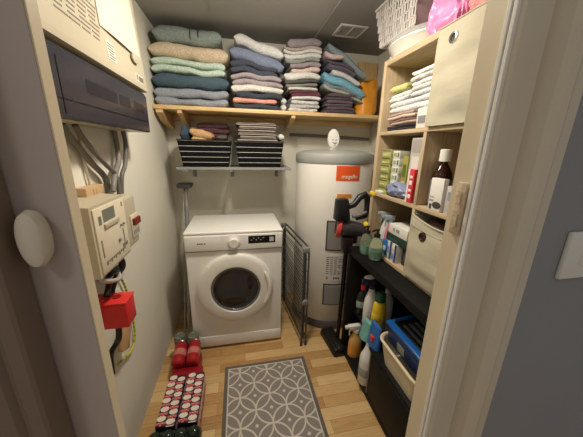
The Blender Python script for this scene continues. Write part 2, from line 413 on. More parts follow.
lb = cyl_patch(.640, .742, 1.035, 1.062).build('small_orange_label', mat('amber_label', (222, 140, 44), .5, .02), t)
for z0, z1 in ((.655, .875), (.215, .39)):
    fr = cyl_patch(.585, .76, z0, z1, .004).build('cover_gasket', DGREY, t)
    cyl_patch(.592, .76, z0+.012, z1-.010, .012).build('element_cover', mat('cover_grey', (134, 132, 128), .5, .03), fr)
lb = cyl_patch(.60, .76, .415, .62, .0015).build('rating_label', mat('rating_paper', (206, 202, 196), .6, .02), t)
b = MB()
for i in range(9):
    z = .60-i*.016
    for j in range(5 if i % 3 else 3):
        a = -.40+j*.1; q = cyl_patch(hx+hr*math.sin(a), hx+hr*math.sin(a+.07), z, z+.004, .0028, 3); b.merge(q.bm)
for a in (-.38, -.20, -.14, -.08, .06):
    q = cyl_patch(hx+hr*math.sin(a), hx+hr*math.sin(a+.035), .432, .446, .0028, 3); b.merge(q.bm)
b.build('label_print', mat('black_print', (60, 58, 58), .6), lb)
# oval timer on top
t = thing('oval_device', 'small white oval plastic device standing on the water heater top', 'device', (.66, 1.78, 1.346))
b = MB(); b.M = Matrix.Translation((.672, 1.80, 1.420)) @ Matrix.Rotation(-.12, 4, 'X') @ Matrix.Scale(1.22, 4)
b.lathe([(0, -.016), (.030, -.014), (.036, -.006), (.036, .006), (.030, .014), (0, .016)], (0, 0, 0), 1, 32, sy=1.58); b.build('shell', WHITE, t)
b = MB(); b.M = Matrix.Translation((.672, 1.80, 1.420)) @ Matrix.Rotation(-.12, 4, 'X') @ Matrix.Scale(1.22, 4)
b.ell((-.010, -.016, -.006), .003, .002, .003); b.ell((.010, -.016, -.006), .003, .002, .003); b.tube([(-.012, -.017, -.020), (0, -.018, -.027), (.012, -.017, -.020)], .0014, 6)
b.build('face_marks', DGREY, t)
b = MB(); b.M = Matrix.Translation((.672, 1.80, 1.348)); b.box(-.026, .026, -.014, .014, -.002, .008, .003); b.build('foot', WHITEP, t)
# pipes by the heater
b = MB(); b.tube([(1.045, 1.80, .30), (1.045, 1.80, 1.22), (1.04, 1.82, 1.30), (1.03, 1.92, 1.33), (1.03, 2.12, 1.335), (1.03, YB, 1.335)], .011, 10)
solo(b, 'water_pipe', mat('white_pipe', (205, 202, 196), .4, .03), 'white upright pipe rising at the right side of the water heater', 'pipe', (1.045, 1.80, .30))
b = MB(); b.tube([(.42, YB-.012, 1.46), (.7, YB-.014, 1.455), (1.12, YB-.012, 1.44)], .012, 10); solo(b, 'horizontal_pipe', mat('grey_lagged_pipe', (120, 116, 108), .6, .05), 'grey horizontal pipe on the back wall above the water heater', 'pipe', (.42, YB-.012, 1.46))

# ---------------------------------------------------------------- high shelf across the back
SH = 1.600
t = thing('linen_shelf', 'pine shelf board across the back wall carrying folded linen', 'shelf', (.3, 1.99, 1.575))
b = MB(); b.box(XL+.001, 1.135, 1.852, YB-.001, 1.576, SH, .002); b.build('board', PINE, t)
for x0, x1, zb in ((-.499, -.458, 1.50), (-.372, -.345, 1.515), (.375, .402, 1.515)):
    b = MB(); b.loft([[(x, 1.86, 1.5755), (x, YB-.001, 1.5755), (x, YB-.001, zb-.03), (x, 1.95, zb+.01), (x, 1.86, 1.555)] for x in (x0, x1)]); b.build('bracket', PINEY, t, smooth=False)
b = MB(); b.box(-.458, 1.13, YB-.028, YB-.001, 1.535, 1.5755, .002); b.build('wall_batten', PINE, t)
b = MB(); b.box(.965, 1.13, 2.118, 2.146, SH+.0005, 2.025, .002); solo(b, 'end_board', wood('upright_board', (196, 162, 112), (226, 192, 142), 2), 'upright pale wooden board standing at the right end of the linen shelf', 'board', (1.05, 2.13, SH))

# folded linen
random.seed(4)
def folded(x0, x1, z0, z1, mats, y0=1.866, y1=2.10, skew=0, plies=2, seed=0, arch=0.0, amp=.26, roundness=2.6, lumps=0):
    """returns an MB holding folded plies; each ply a soft rounded slab, wavy and slightly offset"""
    b = MB(); h = (z1-z0)/plies; n = 44
    rnd = random.Random(seed)
    for k in range(plies):
        b.mi = k % len(mats)
        dx0, dx1 = rnd.uniform(0, .012 if plies < 3 else .03)*(plies > 1), rnd.uniform(0, .014 if plies < 3 else .03)*(plies > 1); dy = rnd.uniform(0, .012)*(plies > 1)
        zc = z0+h*(k+.5); rings = []
        for i in range(n+1):
            uu = -math.cos(PI*i/n); e_ = min(.5, h*.62/(x1-x0))*2; q_ = max(0, (abs(uu)-1+e_)/e_); s = max(.12, math.sqrt(max(0, 1-q_*q_)))
            if lumps: s *= 1-.20*math.exp(-((uu-.02)/.10)**2)*lumps
            x = x0+dx0+(x1-dx1-x0-dx0)*(uu+1)/2; ring = []
            lift = skew*(x-x0)+arch*(1-uu*uu)*(z1-z0)+.028*noise.noise(Vector((x*7, 7.7, z0*1.5)))*min(1, max(0, z0-1.6)/.15+(.25 if z0 < 1.59 else 0))*(1 if plies > 1 or x0 > .3 else .5)
            hh, hd = h*.505, (y1-y0-dy)/2; prof = []
            for m_ in range(10): a = -PI/2+PI*m_/9; prof.append(((hd-hh)+hh*math.cos(a), hh*math.sin(a)))
            for m_ in range(1, 5): prof.append(((hd-hh)*(1-2*m_/5), hh))
            for m_ in range(10): a = PI/2+PI*m_/9; prof.append((-(hd-hh)+hh*math.cos(a), hh*math.sin(a)))
            for m_ in range(1, 5): prof.append(((hd-hh)*(-1+2*m_/5), -hh))
            for yy, zz in prof:
                q = Vector((x*9+seed*3.1, yy*9, k*4.7+zz*14)); nz = noise.noise(q); n2 = noise.noise(q*2.7+Vector((5, 5, 5)))
                ring.append((x+n2*.004, (y0+dy+y1)/2+yy*(.985+.02*nz)+n2*.004, zc+zz*s*(1+.18*n2)+lift+nz*h*amp*(.4+.6*(1 if plies < 3 else .6))))
            rings.append(ring)
        b.loft(rings)
    return b
def linen(name, label, cat, group, x0, x1, z0, z1, cols, **k):
    z0 = 1.602+(z0-1.602)*1.045; z1 = 1.602+(z1-1.602)*1.045; x0 = x0-.012 if x0 < -.4 else x0
    ms = [c if not isinstance(c, tuple) else fabric(c) for c in cols]
    y0, y1 = k.get('y0', 1.866), k.get('y1', 2.10)
    return solo(folded(x0, x1, z0, z1, ms, **k), name, ms, label, cat, ((x0+x1)/2, (y0+y1)/2, z0), group, ang=70)
G1 = 'folded towels on the left of the linen shelf'
GREYBLUE = (118, 124, 134); DTEAL = (54, 74, 86); MINT = (158, 182, 162); BEIGE = (178, 158, 130); TEALG = (110, 122, 118)
linen('towel', 'grey blue folded towel, lowest in the left stack on shelf', 'towel', G1, -.492, -.040, 1.602, 1.700, [GREYBLUE], plies=2, seed=1)
linen('towel', 'dark teal folded towel above the grey blue one in left stack', 'towel', G1, -.497, -.042, 1.702, 1.782, [DTEAL], plies=1, seed=2, amp=.12)
linen('towel', 'pale mint green folded towel in middle of left stack', 'towel', G1, -.495, -.055, 1.783, 1.857, [MINT], plies=2, seed=3)
linen('towel', 'beige fluffy folded towel near top of left stack', 'towel', G1, -.495, -.040, 1.859, 1.942, [BEIGE], plies=1, seed=4, amp=.1, lumps=.5)
linen('towel', 'grey green rolled towel with two dark bands, top of left stack', 'towel', G1, -.465, -.078, 1.943, 2.035, [TEALG], plies=1, seed=5, amp=.08, lumps=.7, y0=1.87, y1=2.06)
o = bpy.data.objects['towel.004']
b = MB()
for x in (-.262, -.215):
    b.tube([(x, 1.965+.098*math.cos(a), 2.008+.046*math.sin(a)) for a in [2*PI*i/24 for i in range(25)]], .0028, 6)
b.build('dark_band', fabric((40, 46, 46), 'band'), o)
G2 = 'folded clothes in the second stack of the linen shelf'
NAVY = (46, 50, 62); CORAL = (214, 124, 104); CRM = (206, 190, 166); PGREY = (134, 124, 128); DENIM = (98, 108, 134); PINKW = (218, 200, 190)
linen('folded_garment', 'thin navy folded garment at bottom of second stack', 'clothes', G2, -.018, .285, 1.602, 1.634, [NAVY], plies=1, seed=11)
linen('folded_garment', 'coral pink folded garment between navy ones in second stack', 'clothes', G2, -.022, .275, 1.635, 1.668, [CORAL], plies=1, seed=12, y1=2.08)
linen('folded_garment', 'navy folded garment above the coral one in second stack', 'clothes', G2, -.005, .310, 1.669, 1.704, [NAVY], plies=1, seed=13, arch=-.1)
linen('folded_garment', 'cream folded garment in lower half of second stack', 'clothes', G2, -.030, .318, 1.705, 1.742, [CRM], plies=1, seed=14)
linen('folded_garment', 'mottled purple grey folded jumper in middle of second stack', 'clothes', G2, -.034, .318, 1.743, 1.806, [PGREY], plies=2, seed=15)
linen('folded_garment', 'dark navy folded jumper below the denim blue one', 'clothes', G2, -.036, .285, 1.813, 1.888, [(54, 58, 72)], plies=2, seed=16, skew=-.09)
linen('folded_garment', 'denim blue folded knit near top of second stack', 'clothes', G2, -.032, .322, 1.892, 1.966, [DENIM], plies=1, seed=17, skew=-.20, amp=.06)
linen('folded_garment', 'pinkish white folded knit slanting on top of second stack', 'clothes', G2, .0, .318, 1.966, 2.030, [PINKW], plies=1, seed=18, skew=-.23, amp=.05)
G3 = 'folded tops in the third stack of the linen shelf'
PRINT = fabric((176, 172, 164), 'grey_print', 60, .45); WT = (206, 200, 190)
STRP = stripes('maroon_white_stripe', (88, 44, 52), (186, 180, 174), 2, .019, .5)
linen('folded_shirt', 'grey and white printed top at bottom of third stack', 'clothes', G3, .350, .588, 1.602, 1.672, [PRINT, fabric((150, 150, 146), 'gp2', 60, .4)], plies=3, seed=21)
linen('folded_shirt', 'maroon and white striped tops arched in third stack', 'clothes', G3, .345, .590, 1.676, 1.752, [fabric((190, 188, 180), 'offw', 80), fabric((86, 44, 54), 'maroon'), fabric((84, 42, 52), 'maroon2'), fabric((170, 172, 168), 'offg')], plies=4, seed=22, arch=.06)
linen('folded_shirt', 'dark grey and olive thin top in third stack', 'clothes', G3, .325, .575, 1.760, 1.800, [(112, 108, 100), (70, 70, 68)], plies=2, seed=23)
linen('folded_shirt', 'cream folded top in middle of third stack', 'clothes', G3, .322, .577, 1.801, 1.842, [(214, 198, 178)], plies=1, seed=24)
linen('folded_shirt', 'dusty pink folded top above the cream one, third stack', 'clothes', G3, .370, .572, 1.843, 1.872, [(190, 156, 148)], plies=1, seed=25)
linen('folded_shirt', 'grey mauve folded top above the dusty pink one', 'clothes', G3, .360, .577, 1.873, 1.905, [(128, 118, 122)], plies=1, seed=26)
linen('folded_shirt', 'grey and mint white folded top in upper third stack', 'clothes', G3, .322, .580, 1.906, 1.955, [(120, 124, 118), (190, 194, 182)], plies=2, seed=27)
linen('folded_shirt', 'cream edged thin top near top of third stack', 'clothes', G3, .315, .582, 1.956, 1.990, [(206, 192, 172), (148, 138, 128)], plies=2, seed=28)
linen('folded_shirt', 'crumpled purple grey top crowning the third stack', 'clothes', G3, .345, .575, 1.991, 2.035, [(122, 114, 118)], plies=1, seed=29, amp=.3)
b = folded(.296, .345, 1.603, 1.685, [PRINT], plies=2, seed=30, y0=1.87, y1=2.0)
solo(b, 'folded_shirt', [fabric((220, 216, 210), 'wprint', 45, .5)], 'small white dark-patterned bunch beside the bottom of the third stack', 'clothes', (.32, 1.93, 1.603), G3, ang=70)
G4 = 'folded clothes in the fourth stack of the linen shelf'
MAR = (84, 62, 72); DK = (62, 60, 68)
linen('folded_cloth', 'dark maroon and navy layered clothes at bottom of fourth stack', 'clothes', G4, .612, .852, 1.602, 1.726, [DK, MAR, (70, 68, 74), (96, 66, 74)], plies=6, seed=31, arch=.03)
linen('folded_cloth', 'grey green slanting cloth above the dark layers', 'clothes', G4, .600, .905, 1.768, 1.812, [(132, 142, 136), (106, 116, 112)], plies=2, seed=32, skew=-.32, amp=.05)
linen('folded_cloth', 'bright blue slanting cloth in the fourth stack', 'clothes', G4, .597, .920, 1.818, 1.872, [(92, 152, 178)], plies=1, seed=33, skew=-.36, amp=.05)
linen('folded_cloth', 'white folded cloth lying on the bright blue one', 'clothes', G4, .660, .875, 1.855, 1.886, [(212, 210, 208)], plies=1, seed=34, skew=-.36, amp=.05)
linen('folded_cloth', 'dark purple folded cloth in upper fourth stack', 'clothes', G4, .605, .850, 1.892, 1.952, [(72, 66, 82), (84, 78, 90)], plies=3, seed=35, skew=-.30, amp=.08)
linen('folded_cloth', 'dusty pink folded cloth under the slanting blue grey one', 'clothes', G4, .602, .735, 1.960, 1.990, [(186, 156, 154)], plies=1, seed=36, skew=-.22)
linen('folded_cloth', 'blue grey cloth draped down the right of fourth stack', 'clothes', G4, .622, .915, 2.000, 2.046, [(110, 124, 132)], plies=1, seed=37, skew=-.62, amp=.1)
# orange bag
b = MB(); rings = []
for i in range(15):
    v = i/14; z = SH+.002+.245*v; hw = .088*(1-.25*v**3)*(1 if i else .9); hd = .075*(1-.75*v**2)+.006; ring = []
    for j in range(28):
        a = 2*PI*j/28; nn = noise.noise(Vector((math.cos(a)*2.2, math.sin(a)*2.2, z*16)))*.016
        ring.append((.958+v*.02+(hw+nn)*math.cos(a), 1.955+(hd+nn)*math.sin(a), z+(.02*math.cos(a)+.012*noise.noise(Vector((a, 3, 1))))*(v > .9)))
    rings.append(ring)
b.loft(rings); solo(b, 'carrier_bag', mat('orange_plastic_bag', (226, 150, 42), .4, .1, 25, .3), 'crumpled orange plastic bag at the right end of the shelf', 'bag', (.96, 1.955, SH+.002), ang=60)

# ---------------------------------------------------------------- baskets under the shelf
t = thing('wire_rack', 'grey narrow wire rack under the linen shelf holding striped baskets', 'rack', (-.02, 1.95, 1.215))
b = MB()
for y in (1.812, 1.90, 2.0, 2.10): b.tube([(-.40, y, 1.210), (.365, y, 1.210)], .004, 8)
for i in range(26): x = -.395+i*.0303; b.tube([(x, 1.808, 1.2165), (x, 2.145, 1.2165)], .002, 6)
b.box(-.40, .365, 1.800, 1.808, 1.200, 1.219, .002)
b.build('wires', mat('pale_wire', (150, 150, 146), .5, .03), t)
for x in (-.34, -.05, .31):
    b = MB(); b.box(x-.012, x+.012, 1.802, YB-.001, 1.188, 1.2, .003); b.box(x-.012, x+.012, YB-.012, YB-.001, 1.12, 1.2, .003); b.build('bracket', GREYP, t)
ST = stripes('black_white_basket_stripe', (232, 230, 224), (16, 16, 18), 2, .0345, .93, .8, .12)
def tbasket(label, xc, hw):
    t = thing('storage_basket', label, 'basket', (xc, 1.955, 1.2205), 'striped baskets under the linen shelf')
    b = MB(); o = [(-1, -1), (1, -1), (1, 1), (-1, 1)]
    def ring(h0, d, z): return [(xc+a*h0, 1.955+bb*d, z) for a, bb in o]
    b.loft([ring(hw-.022, .13, 1.2205), ring(hw, .148, 1.392), ring(hw-.006, .142, 1.392), ring(hw-.028, .124, 1.228)]); b.build('sides', ST, t, smooth=False)
    b = MB(); q = ring(hw, .148, 1.392); b.tube(q+[q[0]], .004, 6); b.build('rim', BLACK, t)
    return t
tbasket('black and white striped basket, the left one under the shelf', -.213, .168)
tbasket('black and white striped basket, the right one under the shelf', .148, .165)
b = folded(-.012, .285, 1.385, 1.512, [0], y0=1.835, y1=2.07, plies=6, seed=41, amp=.1)
solo(b, 'striped_cloth', [stripes('taupe_stripe', (72, 68, 66), (168, 156, 146), 2, .0125, .5)], 'taupe and dark striped cloth folded in the right basket', 'cloth', (.14, 1.95, 1.385), ang=70)
b = folded(-.31, -.15, 1.375, 1.475, [0], y0=1.84, y1=2.04, plies=2, seed=42, amp=.3, skew=-.25)
solo(b, 'knitted_item', [fabric((172, 132, 84), 'tan')], 'tan woolly item lying in the left striped basket', 'clothes', (-.23, 1.94, 1.375), ang=70)
b = folded(-.14, -.06, 1.360, 1.425, [0], y0=1.85, y1=2.05, plies=2, seed=43, amp=.3)
solo(b, 'dark_cloth', [fabric((70, 70, 62), 'olive')], 'dark olive cloth lying at the right end of the left basket', 'clothes', (-.10, 1.95, 1.36), ang=70)
b = folded(-.37, -.315, 1.36, 1.475, [0], y0=1.85, y1=2.03, plies=1, seed=44, amp=.3)
solo(b, 'blue_cloth', [fabric((48, 62, 80), 'dkblue')], 'dark blue cloth in the left corner of the left striped basket', 'clothes', (-.335, 1.94, 1.36), ang=70)
b = folded(-.29, -.055, 1.405, 1.515, [0], y0=1.97, y1=2.09, plies=3, seed=45, amp=.25)
solo(b, 'maroon_cloth', [fabric((70, 40, 44), 'dkmaroon')], 'dark maroon cloth heaped at the back of the left striped basket', 'clothes', (-.17, 2.03, 1.405), ang=70)
b = folded(.285, .325, 1.40, 1.445, [0], y0=1.85, y1=1.97, plies=1, seed=46, amp=.2)
solo(b, 'white_bundle', [fabric((205, 200, 190), 'bundle')], 'small white cloth bundle at the right end of the right basket', 'cloth', (.305, 1.9, 1.40), ang=70)

# ---------------------------------------------------------------- mop beside machine
t = thing('flat_mop', 'grey flat mop standing head up between left wall and washing machine', 'mop', (-.395, 1.60, 0))
b = MB(); b.tube([(-.384, 1.60, .003), (-.389, 1.82, .50), (-.392, 2.03, 1.04)], .009, 10); b.tube([(-.412, 1.62, .03), (-.414, 1.84, .55), (-.414, 2.03, 1.05)], .005, 8)
for s in (.25, .5, .75): b.tube([(-.384-.008*s, 1.60+.43*s, 1.07*s), (-.413, 1.62+.41*s, .02+1.03*s)], .003, 6)
b.build('pole', mat('pale_grey_pole', (158, 158, 154), .4, .03), t)
b = MB(); b.M = Matrix.Translation((-.402, 2.045, 1.066)); b.box(-.052, .052, -.055, .055, -.016, .016, .008); b.box(-.018, .018, -.02, .02, -.045, -.01, .005); b.build('mop_head', mat('mop_grey', (96, 96, 98), .6, .05), t)
b = MB(); b.tube([(-.388, 1.90, .70), (-.391, 1.99, .92)], .015, 10); b.build('joint', GREYP, t)

# ---------------------------------------------------------------- folded clothes airer
t = thing('clothes_airer', 'folded grey metal clothes airer upright between machine and water heater', 'clothes airer', (.385, 1.74, 0))
A0, A1 = Vector((.405, 1.455, 0)), Vector((.352, 2.02, 0)); U = (A1-A0).normalized(); Nn = Vector((U.y, -U.x, 0))
for k, (off, top, e0, e1) in enumerate(((-.012, .735, .0, 0.0), (.004, .715, .012, .012), (.020, .742, 0.0, 0.0))):
    p0, p1 = A0+Nn*off+U*e0, A1+Nn*off-U*e1
    b = MB(); zz = .012 if k != 1 else .05
    fr = [p0+Vector((0, 0, zz)), p0+Vector((0, 0, top-.03)), p0+U*.03+Vector((0, 0, top)), p1-U*.03+Vector((0, 0, top)), p1+Vector((0, 0, top-.03)), p1+Vector((0, 0, zz))]
    b.tube(fr, .0065, 8); b.tube([p0+Vector((0, 0, zz+.06)), p1+Vector((0, 0, zz+.06))], .0045, 8)
    b.build('frame', mat('airer_dark_steel', (92, 92, 92), .35, .04, 10, 0, .7), t)
    b = MB()
    for i in range(7): z = .14+i*.085; b.tube([p0+Vector((0, 0, z)), p1+Vector((0, 0, z))], .0024, 6)
    b.build('rods', STEEL, t)
for p, z in ((A0, .73), (A1, .73), (A0, .35)):
    b = MB(); b.box(p.x-.018, p.x+.024, p.y-.012, p.y+.012, z-.022, z+.016, .006); b.build('joint_cap', GREYP, t)
for off in (-.012, .020):
    for p in (A0, A1): q = p+Nn*off; b = MB(); b.lathe([(.0095, 0), (.0095, .03), (.007, .034)], (q.x, q.y, 0), seg=10); b.build('foot_cap', DGREY, t)

# ---------------------------------------------------------------- black bench unit on the right
BX = .65; BZ = .775; by0, by1 = .60, 1.365
t = thing('black_shelf_unit', 'black low shelf unit along the right wall under the birch shelving', 'shelf unit', (.89, .98, 0))
def brd(name, *a, bev=.0015, m=BLKW, par=None): b = MB(); b.box(*a, bev); return b.build(name, m, par or t)
brd('top_board', BX, 1.135, by0, by1, BZ-.042, BZ)
brd('side_panel', BX+.003, 1.135, by0, by0+.03, .0, BZ-.0425)
brd('side_panel', BX+.003, 1.135, by1-.03, by1, .0, BZ-.0425)
brd('divider', BX+.004, 1.12, .985, 1.005, .0505, .3175)
brd('bottom_board', BX+.003, 1.135, by0+.0305, by1-.0305, .028, .050)
brd('plinth', BX+.012, BX+.03, by0+.0305, by1-.0305, .0, .0275)
brd('back_panel', 1.121, 1.135, by0+.0305, by1-.0305, .0505, BZ-.0425)
brd('middle_shelf', BX+.004, 1.12, by0+.0305, 1.02, .318, .334)
brd('middle_shelf', BX+.06, 1.12, 1.0205, by1-.0305, .318, .334)
dr = brd('drawer_front', BX+.001, BX+.018, by0+.034, .981, .056, .314)
brd('divider_edge', BX+.0005, BX+.0038, .989, .999, .0515, .317, m=mat('dull_edge_strip', (120, 108, 92), .4, .05, 20, 0, .3))

# ---------------------------------------------------------------- birch cube shelving on the bench
KX = .752; ky0, ky1 = .60, 1.345; kz0, kz1 = BZ+.001, 1.787
t = thing('cube_shelving', 'pale birch cube shelving unit standing on the black shelf unit', 'shelving', (.94, .97, kz0))
brd('side_panel', KX, 1.135, ky1-.026, ky1, kz0, kz1, m=BIRCH, par=t)
brd('side_panel', KX, 1.135, ky0, ky0+.026, kz0, kz1, m=BIRCH, par=t)
brd('top_board', KX, 1.135, ky0+.0265, ky1-.0265, kz1-.026, kz1, m=BIRCHY, par=t)
brd('bottom_board', KX, 1.135, ky0+.0265, ky1-.0265, kz0, kz0+.018, m=BIRCHY, par=t)
for z in (1.112, 1.436): brd('shelf_board', KX+.003, 1.128, ky0+.0265, ky1-.0265, z-.009, z+.009, m=BIRCHY, par=t)
for z0, z1 in ((kz0+.0185, 1.1025), (1.1215, 1.4265), (1.4455, kz1-.0265)): brd('divider', KX+.003, 1.128, .957, .975, z0, z1, m=BIRCH, par=t)
brd('back_panel', 1.1285, 1.135, ky0+.0265, ky1-.0265, kz0+.0185, kz1-.0265, m=BIRCH, par=t)

# fabric bins
BINF = mat('fabric_bin_cream', (184, 177, 155), .95, .04, 26, .5, stretch=(1, .5, 1.6))
def bin_(label, z0, z1, sag, eye, eyemat):
    t = thing('fabric_bin', label, 'storage bin', (.91, .79, z0), 'cream fabric bins in the birch cubes')
    y0, y1, x0, x1 = .632, .953, .742, 1.09; b = MB(); n = 14
    def ring(z, k, ins=0):
        pts = []
        per = [(x0, y1, x0, y0), (x0, y0, x1, y0), (x1, y0, x1, y1), (x1, y1, x0, y1)]
        for e, (ax, ay, bx_, by_) in enumerate(per):
            for i in range(n):
                s = i/n; x = ax+(bx_-ax)*s; y = ay+(by_-ay)*s; w_ = math.sin(PI*s); dz = 0
                if e == 0: x -= (.012*w_*math.sin(PI*min(1, k*1.05)))*(1 if ins == 0 else .9)+.02*noise.noise(Vector((y*5+z*3, z*13, 2+z0*7)))*min(1, 6*w_)*min(1, 8*k*(1.02-k)+.1)*(1-math.exp(-((y-eye[0])**2+(z-eye[1])**2)/.003)); dz = -sag*w_*max(0, k-.55)/.45
                x += ins*(1 if x < .9 else -1)*(1 if e in (0, 2) else .5); 
                if e in (1, 3): y += ins*(1 if e == 1 else -1)
                pts.append((x, y, z+dz))
        return pts
    K = [i/22 for i in range(23)]
    rings = [ring(z0+(z1-z0)*k, k) for k in K]+[ring(z0+(z1-z0)*k, k, .008) for k in (1, .8, .5, .02)]
    b.loft(rings); b.build('body', BINF, t, ang=50)
    b = MB(); q = ring(z1-.001, 1, -.0005)[:n+1]; q2 = ring(z0+(z1-z0)*.86, .86, -.0012)[:n+1]
    b.tube(q, .003, 6)
    if sag: b.tube(q2, .0016, 6)
    b.build('hem', BINF, t)
    ey, ez = eye; s = (y1-ey)/(y1-y0); k = (ez-z0)/(z1-z0); ex = x0-.012*math.sin(PI*s)*math.sin(PI*min(1, k*1.05))
    b = MB(); b.lathe([(.010, -.004), (.012, -.007), (.018, -.006), (.0205, .001), (.014, .003)], (ex, ey, ez), 0, 28, cap=False); e = b.build('eyelet', eyemat, t)
    b = MB(); b.lathe([(.0125, -.0025), (.0125, .001)], (ex, ey, ez), 0, 24); b.build('hole', mat('eyelet_dark', (34, 28, 26), .5), e)
    return t
bin_('cream fabric bin with a shiny steel eyelet in top right cube', 1.4455, 1.782, .0, (.872, 1.728), CHROME)
bin_('cream fabric bin with a dark eyelet in bottom right cube', kz0+.0185, 1.085, .026, (.862, 1.008), mat('bronze_eyelet', (74, 46, 38), .35, .05, 20, 0, .5))
b = folded(.78, 1.05, .98, 1.06, [0], y0=.66, y1=.93, plies=2, seed=51, amp=.3)
solo(b, 'brown_cloth', [fabric((88, 66, 54), 'brown')], 'dark brown cloth inside the bottom right fabric bin', 'cloth', (.91, .8, .98), ang=70)

# ---------------------------------------------------------------- cube contents: linen cube
z = 1.4455
def yl(name, label, cat, grp, y0, y1, z0, z1, cols, x0=.775, x1=1.05, **k):
    """folded item seen from its -X side: built along Y"""
    ms = [c if not isinstance(c, tuple) else fabric(c) for c in cols]
    b = folded(-(y1-y0)/2, (y1-y0)/2, z0, z1, ms, y0=-(x1-x0)/2, y1=(x1-x0)/2, **k)
    R = Matrix.Translation(((x0+x1)/2, (y0+y1)/2, 0)) @ Matrix.Rotation(-PI/2, 4, 'Z')
    for v in b.bm.verts: v.co = R @ v.co
    return solo(b, name, ms, label, cat, ((x0+x1)/2, (y0+y1)/2, z0), grp, ang=70)
GL = 'folded linen in the top left birch cube'
yl('folded_cloth', 'black folded cloth at the very bottom of the linen cube', 'cloth', GL, 1.06, 1.312, z, z+.030, [(34, 32, 36)], seed=61, plies=2)
yl('folded_cloth', 'brown pink striped cloths above the black one in linen cube', 'cloth', GL, 1.062, 1.312, z+.031, z+.085, [(150, 122, 108), (112, 86, 80), (176, 152, 136)], seed=62, plies=4)
yl('folded_cloth', 'white crumpled towel across the middle of linen cube', 'cloth', GL, .985, 1.31, z+.088, z+.14, [(206, 200, 190)], seed=63, plies=2, amp=.3)
yl('folded_cloth', 'white folded towel on the left of linen cube', 'cloth', GL, 1.14, 1.315, z+.142, z+.18, [(196, 194, 186)], seed=64, plies=2, amp=.3)
yl('folded_cloth', 'white and grey layered towels at right of linen cube', 'cloth', GL, .982, 1.155, z+.145, z+.245, [(210, 204, 194), (168, 166, 160)], seed=65, plies=5, amp=.14)
yl('folded_cloth', 'olive green small cloth on the white towels', 'cloth', GL, 1.165, 1.305, z+.183, z+.215, [(166, 164, 96)], seed=66, plies=1, amp=.3)
t = thing('printed_pack', 'white and grey printed pack standing right of the linen cube cloths', 'pack', (.81, 1.02, z))
b = MB(); b.box(.768, .86, .984, 1.052, z, z+.083, .004); b.build('carton', mat('white_pack', (214, 210, 202), .5, .12, 50), t)
b = MB(); b.box(.7665, .7682, .995, 1.04, z+.02, z+.05); b.build('print_panel', GREYP, t)
# tea cube
z = 1.1215
def carton(name, label, cat, x0, x1, y0, y1, z0, z1, c, panels=(), grp=None, bev=.0015, rough=.5):
    """box with printed panels on its -X face: (y0,y1,z0,z1 fractions, colour)"""
    t = thing(name, label, cat, ((x0+x1)/2, (y0+y1)/2, z0), grp)
    b = MB(); b.box(x0, x1, y0, y1, z0, z1, bev); b.build('carton', mat('card_%d_%d_%d' % c, c, rough, .05, 30), t)
    for i, (a0, a1, b0, b1, pc) in enumerate(panels):
        b = MB(); b.box(x0-.0008, x0+.0003, y1-(y1-y0)*a1, y1-(y1-y0)*a0, z0+(z1-z0)*b0, z0+(z1-z0)*b1); b.build('printed_panel', mat('ink_%d_%d_%d' % pc, pc, .5, .03, 20), t)
    return t
GT = 'stacked green and yellow tea boxes'
lv = ['lowest', 'second lowest', 'third from bottom', 'fourth from bottom', 'fifth from bottom', 'topmost']
cs = [(132, 142, 74), (158, 158, 92), (128, 138, 72), (164, 162, 100), (134, 142, 76), (172, 166, 116)]
for i in range(6):
    carton('tea_box', 'green yellow tea box, %s of the left pile in tea cube' % lv[i], 'box', .775, .90, 1.222+.002*(i % 2), 1.312-.003*(i % 3), z+i*.039, z+i*.039+.0385, cs[i], [(.08, .62, .2, .45, (200, 194, 140)), (.05, .95, .74, .92, (88, 100, 52)), (.7, .9, .2, .6, (190, 176, 90))], GT)
for i in range(6):
    carton('tea_box', 'white fronted tea box, %s of the middle pile in tea cube' % lv[i], 'box', .785, .90, 1.158+.002*(i % 3), 1.219, z+i*.038, z+i*.038+.0375, (214, 212, 200), [(.15, .55, .25, .75, (150, 160, 120)), (.68, .9, .2, .8, (96, 104, 84))], GT)
carton('tea_box', 'olive yellow upright box between tea piles and tall pale box', 'box', .80, .90, 1.112, 1.155, z, z+.205, (150, 144, 70), [(.2, .8, .5, .8, (88, 104, 40)), (.2, .8, .1, .4, (206, 196, 96))])
carton('tall_box', 'tall pale grey box reaching the top of the tea cube', 'box', .775, .90, .984, 1.068, z, z+.285, (178, 170, 160), [(.1, .9, .78, .97, (160, 152, 146)), (.15, .75, .45, .72, (212, 206, 198))])
t = carton('red_box', 'narrow red and white box in front of tall pale box', 'box', .756, .774, .995, 1.036, z, z+.150, (206, 52, 62), [(0, .25, 0, 1, (228, 218, 212))])
b = MB()
for i, (dy, hgt) in enumerate(((.0, .018), (.0, .012), (.0, .02), (.0, .012))): b.box(.7548, .7562, 1.004, 1.022, z+.02+i*.03, z+.02+i*.03+hgt, .0005)
b.build('print_marks', mat('pack_white', (236, 226, 220), .5), t)
